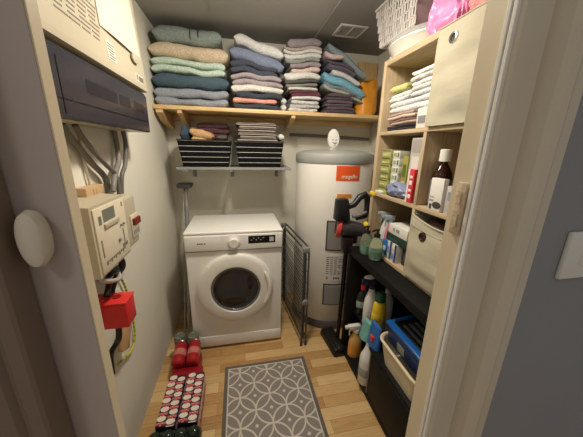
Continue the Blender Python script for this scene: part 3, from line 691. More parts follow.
# blue bag
b = MB(); rings = []
for i in range(25):
    v = i/24; y = 1.045+.20*v; s = math.sin(PI*min(.97, max(.03, v)))**.5
    rings.append([(.789+.036*s*math.cos(a)*(1+.5*noise.noise(Vector((v*5, math.cos(a)*2, math.sin(a)*2)))+.4*noise.noise(Vector((v*11, math.cos(a)*4, math.sin(a)*4)))), y, z+.040+.038*s*math.sin(a)*(1+.45*noise.noise(Vector((v*5+7, math.cos(a)*2, 1))))-.036*(1-s)*.7) for a in [2*PI*j/32 for j in range(32)]])
b.loft(rings); solo(b, 'blue_pouch', mat('blue_grey_pouch', (132, 140, 172), .4, .12, 40, .3), 'crumpled blue grey plastic pouch at front of tea cube', 'pouch', (.785, 1.145, z), ang=60)
t = thing('small_jar', 'small jar with round white lid above the blue pouch', 'jar', (.80, 1.085, z))
b = MB(); b.lathe([(.02, 0), (.021, .004), (.021, .06), (.016, .066)], (.835, 1.08, z), seg=20); b.build('body', mat('jar_grey', (120, 118, 112), .3), t)
b = MB(); b.lathe([(.0185, .066), (.0185, .082), (.016, .085)], (.835, 1.08, z), seg=20); b.build('lid', WHITEP, t)
b = MB(); b.box(.756, .80, 1.25, 1.312, z, z+.012, .003); solo(b, 'white_packet', mat('white_packet', (214, 218, 220), .35, .05), 'flat white packet lying at left front of tea cube', 'packet', (.778, 1.28, z))
b = MB(); b.M = Matrix.Translation((.752, 1.305, 1.112)); b.box(-.008, .006, -.012, .045, -.012, .0098, .003); solo(b, 'yellow_clip', mat('yellow_plastic', (226, 190, 50), .4), 'yellow clip on the left front edge of middle shelf', 'clip', (.752, 1.32, 1.10))
# bottle cube
t = thing('brown_bottle', 'brown glass bottle with white cap in middle right cube', 'bottle', (.825, .914, z))
b = MB(); b.lathe([(.052, 0), (.056, .006), (.056, .12), (.052, .14), (.035, .165), (.019, .18), (.018, .195)], (.825, .914, z), seg=36, sx=.75, sy=.62); b.build('glass', mat('amber_glass', (58, 34, 22), .12, .05, 10, 0, 0, .25), t)
b = MB(); b.lathe([(.024, .19), (.024, .235), (.021, .238)], (.825, .914, z), seg=28, sx=.9, sy=.9); b.build('cap', WHITEP, t)
b = MB(); b.lathe([(.0565, .02), (.0568, .024), (.0568, .112), (.0565, .116)], (.825, .914, z), seg=36, cap=False, sx=.75, sy=.62); b.build('label_wrap', mat('bottle_label', (120, 116, 116), .5, .1), t)
t = carton('medicine_box', 'white carton with dark print in front of brown bottle', 'box', .757, .778, .822, .888, z, z+.128, (226, 222, 214), [(.12, .3, .04, .2, (60, 58, 60)), (.06, .4, .28, .34, (150, 148, 146)), (.06, .4, .4, .44, (160, 158, 156))])
b = MB(); b.lathe([(.017, -.0012), (.017, .0005)], (.757, .843, z+.024), 0, 24, sx=1.3, sy=.8); b.build('round_print', mat('ink_dark', (72, 62, 58), .5), t)
carton('grey_box', 'pale grey carton right of the white medicine carton', 'box',   .765, .83, .745, .812, z, z+.105, (188, 184, 180), [(.1, .9, .5, .8, (150, 150, 152))])

# cleaning cube (bottom left) standing on its bottom board
z = kz0+.0185
def sprayer(label, x, y, z, h, c, trig, grp=None, rz=PI, r=.03, name='spray_bottle', lab=None):
    t = thing(name, label, 'spray bottle', (x, y, z), grp, local=True, rot=(0, 0, rz))
    b = MB(); b.lathe([(r*.92, 0), (r, .006), (r, h*.42), (r*.85, h*.56), (r*.5, h*.68), (r*.42, h*.76)], seg=24, sy=.75); b.build('bottle', mat('bottle_%d_%d_%d' % c, c, .35, .03), t)
    b = MB(); b.lathe([(r*.46, h*.74), (r*.46, h*.82)], seg=16)
    b.taper((r*.25, 0), (r*.75, r*.36), (r*1.05, r*.32), h*.82, h*.96, .003); b.box(r*1.2, r*1.7, -r*.2, r*.2, h*.87, h*.95, .002); b.build('spray_head', mat('head_%d_%d_%d' % trig, trig, .4, .03), t)
    b = MB(); b.tube([(r*.95, 0, h*.86), (r*1.05, 0, h*.76), (r*1.0, 0, h*.66)], r*.11, 8); b.build('trigger', mat('head_%d_%d_%d' % trig, trig), t)
    if lab: b = MB(); b.lathe([(r*1.01, h*.08), (r*1.015, h*.1), (r*1.015, h*.38), (r*1.01, h*.4)], seg=24, sy=.755, cap=False); b.build('wrap_label', mat('label_%d_%d_%d' % lab, lab, .45, .1, 40), t)
    return t
GS = 'spray bottles in the bottom left cube'
sprayer('grey headed white spray bottle nearest the left side of cleaning cube', .83, 1.275, z, .225, (212, 214, 216), (156, 164, 170), GS, PI*.8)
sprayer('grey headed pink spray bottle second from the left in cleaning cube', .82, 1.215, z, .220, (214, 120, 132), (156, 164, 170), GS, PI*.85, .028)
bx0 = .775
carton('soap_box', 'blue and white soap box standing left in cleaning cube', 'box', bx0, .84, 1.160, 1.206, z, z+.082, (44, 112, 180), [(.15, .85, .3, .62, (214, 222, 230))])
carton('toothpaste_box', 'white box with blue edge, first of two narrow upright boxes', 'box', bx0-.008, .84, 1.106, 1.142, z, z+.097, (214, 214, 214), [(.65, 1, 0, 1, (48, 70, 140)), (.1, .5, .3, .7, (120, 140, 190))])
carton('toothpaste_box', 'white box with blue and yellow print, nearest of two upright boxes', 'box', bx0-.012, .84, 1.058, 1.094, z, z+.097, (218, 218, 214), [(.62, 1, 0, 1, (44, 60, 128)), (.12, .5, .55, .75, (214, 190, 60)), (.1, .5, .15, .45, (110, 130, 186))])
carton('yellow_box', 'pale yellow box behind the blue soap box', 'box', .845, .90, 1.13, 1.21, z, z+.09, (206, 190, 112), [])
carton('dark_box', 'dark box at the right end of cleaning cube', 'box', .79, .88, .985, 1.045, z, z+.096, (40, 44, 50), [(.2, .8, .3, .7, (70, 74, 84))])
carton('green_carton', 'dark green carton lying on the upright boxes', 'box', .768, .92, .995, 1.165, z+.0975, z+.140, (36, 58, 48), [(.1, .6, .2, .5, (60, 84, 70))])
carton('white_carton', 'white carton lying on the dark green carton', 'box', .768, .92, .998, 1.150, z+.1405, z+.190, (222, 220, 212), [(.25, .36, .35, .7, (150, 148, 142)), (.42, .6, .35, .7, (150, 148, 142))])
b = folded(-.06, .06, z+.1905, z+.237, [0], y0=-.06, y1=.06, plies=1, seed=71, amp=.4)
for v in b.bm.verts: v.co += Vector((.90, 1.06, 0))
solo(b, 'black_sock', [fabric((26, 26, 28), 'sock')], 'black crumpled cloth on top of the white carton', 'cloth', (.90, 1.06, z+.1905), ang=70)
# glass soap dispensers on the bench
TG = mat('teal_bubble_glass', (196, 218, 206), .06, .04, 12, 0, 0, .92, ior=1.15)
def dispenser(label, x, y, h):
    t = thing('soap_dispenser', label, 'soap dispenser', (x, y, BZ), 'green glass soap dispensers')
    b = MB(); rings = []
    for rr, zz in ((.030, 0), (.034, .004), (.035, .03), (.036, .07), (.034, .095), (.024, .115), (.014, .123), (.014, .13)):
        rings.append([(x+rr*(1+.035*math.cos(8*a+zz*120))*math.cos(a), y+rr*(1+.035*math.cos(8*a+zz*120))*math.sin(a), BZ+zz*h) for a in [2*PI*j/48 for j in range(48)]])
    b.loft(rings); b.build('glass_body', TG, t)
    b = MB(); b.lathe([(.026, .004), (.030, .01), (.030, .055), (.0, .056)], (x, y, BZ), seg=24); b.build('liquid_soap', mat('green_soap', (190, 222, 206), .2, .05, 10, 0, 0, .6, ior=1.1), t)
    b = MB(); zt = BZ+.128*h; b.lathe([(.017, 0), (.017, .014), (.006, .018), (.005, .035)], (x, y, zt), seg=16); b.tube([(x+.008, y, zt+.037), (x-.012, y, zt+.038), (x-.032, y, zt+.031)], .0055, 8); b.build('pump', BLACK, t)
    return t
dispenser('green glass soap dispenser with black pump, nearer the vacuum cleaner', .700, 1.243, .98)
dispenser('green glass soap dispenser with black pump, nearer the soap boxes', .712, 1.160, 1.02)

# ---------------------------------------------------------------- things on top of the cube shelving
zt = kz1
t = thing('washing_up_bowl', 'white oval plastic tub with clear lid on top of birch shelving', 'tub', (.94, 1.25, zt))
b = MB(); c0 = (.945, 1.265, zt)
b.lathe([(.135, .001), (.15, .006), (.178, .06), (.186, .066), (.186, .073), (.176, .073), (.146, .010), (.0, .009)], c0, seg=56, sy=1.16); b.build('tub_body', WHITEP, t)
b = MB()
for s in (1,): b.tube([(.86, 1.472, zt+.066), (.875, 1.51, zt+.062), (.915, 1.525, zt+.062), (.95, 1.505, zt+.066), (.955, 1.478, zt+.066)], .007, 8)
b.build('tub_handle', WHITEP, t)
b = MB(); b.lathe([(.188, .0735), (.19, .08), (.175, .098), (.12, .106), (0, .108)], c0, seg=56, sy=1.16); b.build('lid', mat('frosted_lid', (200, 200, 196), .25, .02, 9, 0, 0, .25), t)
# laundry basket with pierced sides
t = thing('laundry_basket', 'pale plastic pierced laundry basket on top of the white tub', 'laundry basket', (.95, 1.36, zt+.109))
LB = mat('pale_basket_plastic', (206, 200, 194), .45, .02)
bz0, bz1 = zt+.109, 2.085
lx0, lx1, ly0, ly1 = .80, 1.10, 1.20, 1.49
def bas(z): k = (z-bz0)/(bz1-bz0)*.03; return lx0-k, lx1+k, ly0-k, ly1+k
b = MB(); b.box(lx0, lx1, ly0, ly1, bz0, bz0+.005, .002); b.build('basket_base', LB, t)
def pierced(fix, name):
    """side wall of the basket with rows of slots left open"""
    b = MB(); rows, cols_ = 5, 7; H = bz1-bz0-.004; rh = H/rows
    for rI in range(rows+1):
        za = bz0+.004+rI*rh-(.006 if rI else 0); zb = za+.012
        zb = min(zb, bz1)
        X0, X1, Y0, Y1 = bas(za)
        if fix == 'x0': b.box(X0, X0+.004, Y0, Y1, za, zb, .001)
        if fix == 'x1': b.box(X1-.004, X1, Y0, Y1, za, zb, .001)
        if fix == 'y0': b.box(X0, X1, Y0, Y0+.004, za, zb, .001)
        if fix == 'y1': b.box(X0, X1, Y1-.004, Y1, za, zb, .001)
    for rI in range(rows):
        za = bz0+.004+rI*rh; X0, X1, Y0, Y1 = bas(za+rh/2)
        for cI in range(cols_*2+1):
            s = (cI+(.25 if rI % 2 else -.1))/(cols_*2+.4); wd = .0052+.004*((cI*7+rI*3) % 3)/2
            if fix in ('x0', 'x1'):
                yy = Y0+max(.005, min(.995, s))*(Y1-Y0); xx = X0 if fix == 'x0' else X1-.004; b.box(xx, xx+.004, yy-wd, yy+wd, za, za+rh, .001)
            else:
                xx = X0+max(.005, min(.995, s))*(X1-X0); yy = Y0 if fix == 'y0' else Y1-.004; b.box(xx-wd, xx+wd, yy, yy+.004, za, za+rh, .001)
    return b.build(name, LB, t)
pierced('x0', 'pierced_side'); pierced('y1', 'pierced_side'); pierced('x1', 'pierced_side')
b = MB(); X0, X1, Y0, Y1 = bas(bz1); b.loft([[(lx0, ly0, bz0), (lx1, ly0, bz0), (lx1, ly0+.005, bz0), (lx0, ly0+.005, bz0)], [(X0, Y0, bz1), (X1, Y0, bz1), (X1, Y0+.005, bz1), (X0, Y0+.005, bz1)]]); b.build('end_panel', mat('pinkish_basket_plastic', (214, 196, 194), .45, .02), t)
b = MB(); b.tube([(X0, Y0, bz1), (X1, Y0, bz1), (X1, Y1, bz1), (X0, Y1, bz1), (X0, Y0, bz1)], .008, 8); b.build('rim', LB, t)
# pink bag
def pouch(x, y, z, hx_, hy_, h, seed, n=44, seg=90, top=.35):
    b = MB(); rings = []
    for i in range(n+1):
        v = i/n; s = (1-top*v**2.2)*(.93+.07*min(1, v*8))
        if v > .97: s *= .8
        ring = []
        for j in range(seg):
            a = 2*PI*j/seg; ca, sa = math.cos(a), math.sin(a); e = .4
            q = noise.noise(Vector((ca*1.8+seed, sa*1.8, v*3.2)))*.10+noise.noise(Vector((ca*5+seed, sa*5, v*7)))*.08+abs(noise.noise(Vector((ca*4+seed+9, sa*4, v*6))))*.16
            ring.append((x+math.copysign(abs(ca)**e, ca)*hx_*s*(1+q), y+math.copysign(abs(sa)**e, sa)*hy_*s*(1+q), z+h*v))
        rings.append(ring)
    b.loft(rings); return b
solo(pouch(.88, .965, zt+.001, .125, .088, .295, 3, top=.12), 'pink_bag', mat('pink_plastic_bag', (228, 138, 186), .35, .14, 16, .6), 'bright pink plastic bag standing on top of birch shelving', 'bag', (.88, .965, zt+.001), ang=60)
solo(pouch(.84, .775, zt+.001, .085, .085, .13, 8), 'coral_bundle', fabric((214, 112, 112), 'coral_bundle'), 'coral pink bundle at the right end of shelving top', 'bundle', (.84, .775, zt+.001), ang=60)

# ---------------------------------------------------------------- things in the black unit
def bottle(label, x, y, z, prof, c, cap=None, capprof=None, lab=None, cat='bottle', sy=.7, name='cleaner_bottle', lean=(0, 0, 0), rough=.35):
    t = thing(name, label, cat, (x, y, z), None, local=True, rot=lean)
    b = MB(); b.lathe(prof, seg=28, sx=1, sy=sy); b.build('bottle', mat('bt_%d_%d_%d' % c, c, rough, .04), t)
    if cap: b = MB(); b.lathe(capprof, seg=20); b.build('cap', mat('cap_%d_%d_%d' % cap, cap, .4), t)
    if lab:
        for (r0, z0, z1, lc) in lab: b = MB(); b.lathe([(r0, z0), (r0+.0008, z0+.002), (r0+.0008, z1-.002), (r0, z1)], seg=28, sy=sy, cap=False); b.build('label_wrap', mat('lb_%d_%d_%d' % lc, lc, .45, .1, 40), t)
    return t
zs = .3345
bottle('dark green bottle with red cap on the black unit middle shelf', .745, 1.300, zs, [(.034, 0), (.037, .005), (.037, .12), (.03, .145), (.014, .165), (.014, .175)], (30, 40, 36), (196, 52, 52), [(.0165, .172), (.0165, .2), (.014, .204)], [(.0375, .05, .095, (150, 160, 148))])
t = sprayer('tall white bottle with navy and white trigger on middle shelf', .745, 1.205, zs, .315, (226, 224, 218), (40, 44, 72), None, PI, .04)
b = MB(); b.ell((.018, 0, .308), .04, .018, .012); b.build('head_cap', WHITEP, t)
bottle('white upright bottle half hidden behind the yellow bottle', .80, 1.125, zs, [(.034, 0), (.036, .005), (.036, .2), (.02, .24), (.015, .27)], (206, 204, 198), (196, 194, 188), [(.017, .26), (.017, .29)])
bottle('yellow bottle with dark green cap on the middle shelf', .728, 1.085, zs, [(.036, 0), (.039, .005), (.039, .17), (.034, .215), (.02, .238)], (222, 190, 48), (28, 78, 52), [(.027, .23), (.027, .272), (.02, .282)], [(.0395, .02, .11, (196, 184, 140)), (.0395, .115, .16, (226, 196, 52))])
# blue refill pack and teal pack
t = thing('refill_pack', 'blue refill pack with red print standing in front of yellow bottle', 'pack', (.70, 1.045, zs))
b = MB(); rings = []
for i in range(9):
    v = i/8; rings.append([(.686+(.024*(1-.75*v)+.004)*math.cos(a)*(1+.25*noise.noise(Vector((v*6, a, 1)))), 1.028+.050*math.sin(a)*(1-.06*v), zs+.128*v) for a in [2*PI*j/20 for j in range(20)]])
b.loft(rings); b.build('pouch_body', mat('blue_pouch', (44, 104, 176), .35, .08, 30), t)
b = MB(); b.box(.6565, .672, 1.005, 1.032, zs+.04, zs+.068); b.build('red_print', mat('red_print', (206, 70, 66), .5), t)
t = thing('spray_refill', 'teal and pale green packet wedged above the large white bottle', 'pack', (.69, 1.13, zs))
b = MB(); rings = []
for i in range(9):
    v = i/8; rings.append([(.680+(.026*(1-.7*v)+.004)*math.cos(a)*(1+.3*noise.noise(Vector((v*6, a, 4)))), 1.112+(.046-.008*v)*math.sin(a)-.01*v, zs-.02+.115*v) for a in [2*PI*j/20 for j in range(20)]])
b.loft(rings); b.build('packet', mat('teal_packet', (112, 176, 168), .35, .12, 35), t)
zb = .0505
bottle('large white cleaner bottle with dark label on bottom of black unit', .684, 1.062, zb, [(.043, 0), (.048, .006), (.049, .155), (.046, .185), (.034, .21), (.028, .225), (.022, .245)], (222, 222, 218), (206, 204, 198), [(.02, .24), (.02, .262)], [(.0495, .06, .115, (150, 154, 156))], sy=.85)
sprayer('orange labelled bottle with white trigger at bottom left of black unit', .705, 1.262, zb, .240, (206, 160, 92), (226, 224, 218), None, PI, .046, lab=(222, 150, 60))
# cream basket on the drawer with blue case
t = thing('cream_basket', 'cream plastic open basket on shelf above the black drawer', 'basket', (.80, .80, .3345))
b = MB()
def rr(hx_, hy_, z, rad=.05, seg=6, c=(.80, .805)):
    pts = []
    for cxs, cys, a0 in ((1, 1, 0), (-1, 1, PI/2), (-1, -1, PI), (1, -1, 3*PI/2)):
        for i in range(seg+1): a = a0+PI/2*i/seg; pts.append((c[0]+cxs*(hx_-rad)+rad*math.cos(a), c[1]+cys*(hy_-rad)+rad*math.sin(a), z))
    return pts
b.loft([rr(.125, .135, .3348), rr(.145, .155, .462), rr(.139, .149, .462), rr(.119, .129, .340)]); b.build('basket_body', mat('cream_basket', (216, 204, 178), .45, .03), t)
b = MB(); q = rr(.146, .156, .462); b.tube(q+[q[0]], .007, 8); b.build('rim', mat('cream_rim', (232, 214, 182), .4, .03), t)
t = thing('blue_case', 'dark blue plastic case with bright blue edge in cream basket', 'case', (.80, .825, .452), local=True, rot=(0, math.radians(-6), 0)); 
b = MB(); b.box(-.105, .10, -.125, .115, 0, .105, .01); b.build('case_body', mat('navy_case', (34, 58, 104), .35, .05), t)
b = MB(); b.box(-.113, -.080, -.128, .118, .098, .118, .008); b.box(-.08, .10, .100, .118, .098, .116, .006); b.build('blue_edge', mat('bright_blue_plastic', (28, 92, 166), .35, .03), t)
b = MB(); b.box(-.078, .095, -.12, .098, .1055, .112, .004); b.build('dark_insert', BLACK, t)
b = MB()
for i in range(4): b.box(-.06+.03*i, -.045+.03*i, -.09+.02*(i % 2), .06, .112, .122, .003)
b.build('latches', mat('case_grey', (90, 92, 96), .4), t)
b = MB(); b.box(-.1065, -.1045, -.02, .03, .02, .06); b.build('case_label', mat('case_label', (150, 150, 140), .5), t)

# ---------------------------------------------------------------- cordless vacuum in front of heater
vy = 1.40
t = thing('vacuum_cleaner', 'cordless stick vacuum with red ring, docked upright before water heater', 'vacuum cleaner', (.64, vy, 0))
b = MB(); b.M = Matrix.Translation((.625, 1.43, 0)) @ Matrix.Rotation(.10, 4, 'Z'); b.taper((0, 0), (.055, .125), (.045, .115), .0, .055, .012); b.box(-.03, .03, -.13, -.02, .05, .075, .01); b.M = Matrix.Identity(4); b.build('floor_head', BLACK, t)
b = MB(); b.tube([(.650, 1.42, .05), (.655, 1.412, .40), (.655, 1.405, .78)], .0145, 14); b.build('tube', mat('dark_red_tube', (40, 24, 27), .3, .05, 10, 0, .5), t)
b = MB(); b.M = Matrix.Translation((.652, vy, 0)); b.taper((0, 0), (.026, .028), (.034, .034), .72, .83, .008); b.M = Matrix.Identity(4); b.build('connector', mat('vac_maroon', (40, 26, 29), .35), t)
ax_ = lambda bb: setattr(bb, 'M', Matrix.Translation((.675, vy, .878)) @ Matrix.Rotation(-.28, 4, 'Z') @ Matrix.Rotation(.10, 4, 'Y'))
b = MB(); ax_(b); b.lathe([(.0, -.088), (.046, -.086), (.056, -.07), (.054, -.035), (.047, .02), (.040, .07), (.036, .10), (.0, .102)], (0, 0, 0), 0, 32)
b.build('motor_body', mat('vac_grey', (58, 56, 58), .25, .05), t)
b = MB(); ax_(b); b.lathe([(.050, -.096), (.062, -.094), (.069, -.084), (.069, -.070), (.058, -.062)], (0, 0, 0), 0, 32, cap=False); b.build('red_ring', mat('vac_red', (190, 66, 68), .35), t)
b = MB(); ax_(b); b.lathe([(.0, -.094), (.044, -.092), (.048, -.086)], (0, 0, 0), 0, 28); b.build('filter_cap', mat('vac_filter', (46, 40, 42), .5), t)
b = MB(); ax_(b); b.lathe([(.022, .096), (.026, .100), (.026, .116), (.02, .120), (0, .120)], (0, 0, 0), 0, 24); b.M = Matrix.Translation((.757, 1.352, .905)) @ Matrix.Rotation(PI/2+.2, 4, 'X'); b.lathe([(.017, -.03), (.019, 0), (.016, .008), (0, .009)], seg=18); b.build('yellow_cap', mat('vac_yellow', (222, 190, 40), .35), t)
b = MB(); b.M = Matrix.Translation((.602, vy, .995)) @ Matrix.Rotation(-.06, 4, 'Y'); b.taper((0, 0), (.045, .04), (.034, .034), -.06, .075, .012); b.M = Matrix.Identity(4); b.build('battery_block', BLACK, t)
b = MB(); b.tube([(.635, vy, 1.015), (.68, vy, 1.03), (.712, vy, 1.075), (.745, vy, 1.088), (.766, vy, 1.065), (.768, vy, 1.0), (.758, vy, .955), (.70, vy, .945)], [.018, .019, .021, .023, .022, .018, .017, .016], 12); b.build('handle', BLACK, t)
b = MB(); b.tube([(.665, vy-.02, .960), (.71, vy-.02, .968), (.755, vy-.02, .985)], .010, 10); b.build('trigger_guard', mat('vac_silver', (150, 148, 150), .3, .03, 10, 0, .6), t)
b = MB(); b.lathe([(.034, 0), (.036, .004), (.036, .07), (.03, .075)], (.69, vy+.01, .785), seg=20); b.build('dust_bin', mat('vac_smoke', (48, 46, 50), .15, .03), t)

# ---------------------------------------------------------------- rug
rx0, rx1, ry0, ry1 = -.125, .386, .568, 1.352
b = MB(); b.box(rx0, rx1, ry0, ry1, .0005, .008, .003)
solo(b, 'rug', rug_mat((rx1-rx0)/2, (ry1-ry0)/2, .165), 'grey rug with pale interlocking circle pattern on the oak floor', 'rug', ((rx0+rx1)/2, (ry0+ry1)/2, 0))

# ---------------------------------------------------------------- drinks on the floor by the left wall
CARD = [mat('carton_navy', (44, 34, 50), .4, .1), mat('carton_cream_print', (228, 214, 200), .4, .03), mat('carton_pink_print', (206, 92, 98), .4, .05)]
def can_carton(label, x0, x1, y0, y1, h):
    t = thing('can_carton', label, 'drinks pack', ((x0+x1)/2, (y0+y1)/2, 0), 'printed cartons of cans on the floor')
    b = MB(); b.box(x0, x1, y0, y1, .001, h, .004)
    n = 6; py = (y1-y0)/n; hw = (x1-x0)/4
    for i in range(n):
        for j in range(2):
            cx_ = x0+hw*(1+2*j); cy = y0+py*(i+(.30 if j else .72))
            if cy+py*.3 > y1-.003: cy = y1-.003-py*.3
            b.mi = 1; b.lathe([(.0195, h-.0002), (.0195, h+.0008)], (cx_+(.002 if i % 2 else -.002), cy+.004, 0), seg=18, sy=.72)
            b.box(cx_-.017, cx_+.017, cy-py*.42, cy-py*.34, h-.0002, h+.0007)
            b.mi = 2
            for k in range(3): b.box(cx_-.020+k*.015, cx_-.009+k*.015, max(y0+.001, cy-py*.56-(.006 if k == 1 else 0)), cy-py*.30, h-.0002, h+.0009)
    for i in range(n):                                  # the same print on the long side
        cy = y0+py*(i+.5); b.mi = 1; b.lathe([(.026, -.0008), (.026, .0003)], (x1, cy, h*.62), 0, 20); b.mi = 2; b.box(x1-.0002, x1+.0008, cy-.024, cy-.006, .012, h*.36); b.box(x1-.0002, x1+.0008, cy+.004, cy+.022, .012, h*.36)
    b.mi = 0
    b.build('carton', CARD, t); return t
can_carton('navy printed can carton nearest the left wall', -.412, -.326, .957, 1.230, .120)
can_carton('navy printed can carton nearer the rug', -.316, -.228, .957, 1.230, .120)
b = MB(); b.box(-.418, -.248, 1.234, 1.315, .001, .085, .006); solo(b, 'red_tray', mat('red_wrap', (146, 24, 34), .3, .2, 30), 'dark red wrapped pack end between cartons and lying red cans', 'drinks pack', (-.31, 1.295, 0))
def can(label, loc, lie):
    rot = (math.radians(-78), 0, 0) if lie else (0, 0, 0)
    t = thing('drink_can' if lie else 'drink_bottle_can', label, 'can', loc, 'loose red cans' if lie else 'upright silver topped cans', local=True, rot=rot)
    H = .15 if lie else .172; R = .0375
    cc = (176, 36, 42) if lie else (112, 116, 104)
    b = MB(); b.lathe([(.027, 0), (R, .01), (R, H-.018), (.030, H-.003)], seg=32); b.build('body', mat('can_%s' % lie, cc, .3, .2, 25, 0, .2), t)
    b = MB(); b.lathe([(.031, H-.004), (.032, H), (.029, H+.001), (.027, H-.004), (0, H-.004)], seg=32); b.build('lid', CHROME, t)
    b = MB(); b.lathe([(R+.0004, H*.35), (R+.0008, H*.37), (R+.0008, H*.60), (R+.0004, H*.62)], seg=32, cap=False); b.build('print_band', mat('band_%s' % lie, (200, 120, 112) if lie else (150, 132, 104), .35, .35, 45), t)
    return t
can('upright grey green can with silver top nearest the left wall', (-.407, 1.492, .001), False)
can('upright grey green can with silver top beside the washing machine', (-.327, 1.485, .001), False)
can('tilted red can lying against the wall side upright can', (-.393, 1.318, .098), True)
can('tilted red can lying against the machine side upright can', (-.312, 1.318, .098), True)
b = MB(); b.box(-.430, -.272, 1.32, 1.442, .001, .062, .006); solo(b, 'red_box', mat('red_wrap', (146, 24, 34)), 'low red pack under the two tilted red cans', 'drinks pack', (-.345, 1.40, 0))
t = thing('bottle_pack', 'dark green shrink wrapped pack of bottles at front of cartons', 'drinks pack', (-.31, .84, 0))
b = MB(); rings = []
b.box(-.435, -.205, .80, .953, .001, .118, .03, 4); b.build('wrap', mat('dark_glossy_wrap', (20, 26, 24), .12, .3, 30, .4, 0, 0, .5), t)
for i in range(4):
    for j in range(2):
        b = MB(); b.ell((-.402+i*.055, .845+j*.066, .112), .029, .028, .024, 16); b.build('bottle_shoulder', mat('dark_green_glass', (30, 44, 36), .1, .1), t)

# ---------------------------------------------------------------- electrics on the left wall
CUX = -.405
t = thing('consumer_unit', 'white consumer unit with dark flip cover high on left wall', 'consumer unit', (-.45, .95, 1.40))
b = MB(); b.box(XL+.0005, CUX-.012, .60, 1.365, 1.408, 2.02, .006); b.build('housing', CREAMP, t)
b = MB(); b.loft([[(CUX-.013, y, 1.578), (CUX+.012, y, 1.583), (CUX+.012, y, 1.600), (CUX+.004, y, 1.70), (CUX-.013, y, 2.02)] for y in (.60, 1.372)]); cv = b.build('upper_cover', CREAMP, t, smooth=False)
b = MB(); b.loft([[(CUX-.013, y, 1.408), (CUX+.002, y, 1.408), (CUX+.006, y, 1.414), (CUX+.006, y, 1.560), (CUX-.002, y, 1.573), (CUX-.013, y, 1.573)] for y in (.64, 1.358)])
fl = b.build('flip_cover', mat('smoked_cover', (52, 51, 57), .22, .04, 8), t, smooth=False)
b = MB(); b.box(CUX+.0058, CUX+.0072, .66, 1.34, 1.452, 1.4545); b.box(CUX+.0058, CUX+.0072, .745, .7475, 1.42, 1.545); b.build('cover_seam', mat('cover_seam_dark', (24, 24, 30), .3), fl)
b = MB()
for y0_, y1_ in ((.86, 1.05), (1.07, 1.16), (1.20, 1.31)): b.box(CUX+.0058, CUX+.0066, y0_, y1_, 1.485, 1.520)
b.build('breaker_row', mat('smoked_breakers', (32, 32, 40), .3), fl)
def xcov(zv): return CUX+.012-(zv-1.60)*.008/.10 if zv < 1.70 else CUX+.004-(zv-1.70)*.017/.32
def on_cover(name, y0_, y1_, z0_, z1_, m, off=.0012, par=None):
    b = MB(); b.loft([[(xcov(z0_)-.001, y, z0_), (xcov(z0_)+off, y, z0_), (xcov(z1_)+off, y, z1_), (xcov(z1_)-.001, y, z1_)] for y in (y0_, y1_)]); return b.build(name, m, par or cv, smooth=False)
b = MB(); DKP = mat('dark_print', (124, 112, 98), .6)
for i in range(11):
    for j in range(5):
        z_ = 1.650+i*.0125; y_ = .72+j*.056; ln = .034+.018*((i*5+j*3) % 4)/3
        b.loft([[(xcov(z_)-.001, y, z_), (xcov(z_)+.001, y, z_), (xcov(z_+.004)+.001, y, z_+.004), (xcov(z_+.004)-.001, y, z_+.004)] for y in (y_, y_+ln)])
b.build('printed_text', DKP, cv, smooth=False)
lb = on_cover('label', 1.02, 1.075, 1.615, 1.672, mat('label_white', (226, 220, 206), .6))
b = MB()
for i in range(6): z_ = 1.62+i*.0085; b.box(xcov(z_)+.001, xcov(z_)+.0022, 1.026, 1.026+.038+.008*(i % 2), z_, z_+.003)
b.build('label_print', DKP, lb)
lb = on_cover('label', 1.245, 1.33, 1.604, 1.632, mat('label_white', (226, 220, 206)))
b = MB(); b.box(xcov(1.61)+.001, xcov(1.61)+.0022, 1.275, 1.325, 1.608, 1.627); b.box(xcov(1.61)+.001, xcov(1.61)+.0022, 1.252, 1.262, 1.608, 1.627); b.build('label_print', DKP, lb)
b = MB(); rings = []
for i in range(11):
    v = i/10; z_ = 1.70+.34*v; rings.append([(xcov(z_)+.0025+.006*math.sin(PI*s)*(1-v)+.012*(s > .75)*(1-v)*(s-.75)*4, 1.00+.30*s+.02*v, z_) for s in [j/12 for j in range(13)]]+[(xcov(z_)+.0015+.006*math.sin(PI*s)*(1-v)+.012*(s > .75)*(1-v)*(s-.75)*4, 1.00+.30*s+.02*v, z_) for s in [j/12 for j in range(12, -1, -1)]])
b.loft(rings); b.build('paper_sheet', mat('paper_white', (200, 193, 178), .8, .02), t)
b = MB(); b.lathe([(.0, 0), (.018, .001), (.02, .008), (.0, .010)], (xcov(1.66)+.001, 1.255, 1.685), 0, 20, sx=1.7, sy=.9); b.build('holder_tab', CREAMP, cv)
# cables down to the meter
def cable(name, label, pts, rad, c, m=None):
    b = MB()
    pts = [(p[0]-.013 if p[0] < -.483 else p[0], p[1], p[2]) for p in pts]; P_ = [Vector(p) for p in pts]; q = []
    for i in range(len(P_)-1):
        a0, a1, a2, a3 = P_[max(i-1, 0)], P_[i], P_[i+1], P_[min(i+2, len(P_)-1)]
        for k in range(6):
            t_ = k/6; q.append(.5*((2*a1)+(a2-a0)*t_+(2*a0-5*a1+4*a2-a3)*t_**2+(3*a1-a0-3*a2+a3)*t_**3))
    q.append(P_[-1]); b.tube(q, rad, 10)
    return solo(b, name, m or mat('cable_%d_%d_%d' % c, c, .5, .04), label, 'cable', pts[0])
GC = (118, 114, 106)
cable('cable', 'thick grey cable sloping from left underside of consumer unit', [(-.488, .905, 1.405), (-.486, .93, 1.37), (-.484, 1.02, 1.285), (-.484, 1.085, 1.235), (-.484, 1.10, 1.18), (-.486, 1.10, 1.10)], .010, GC)
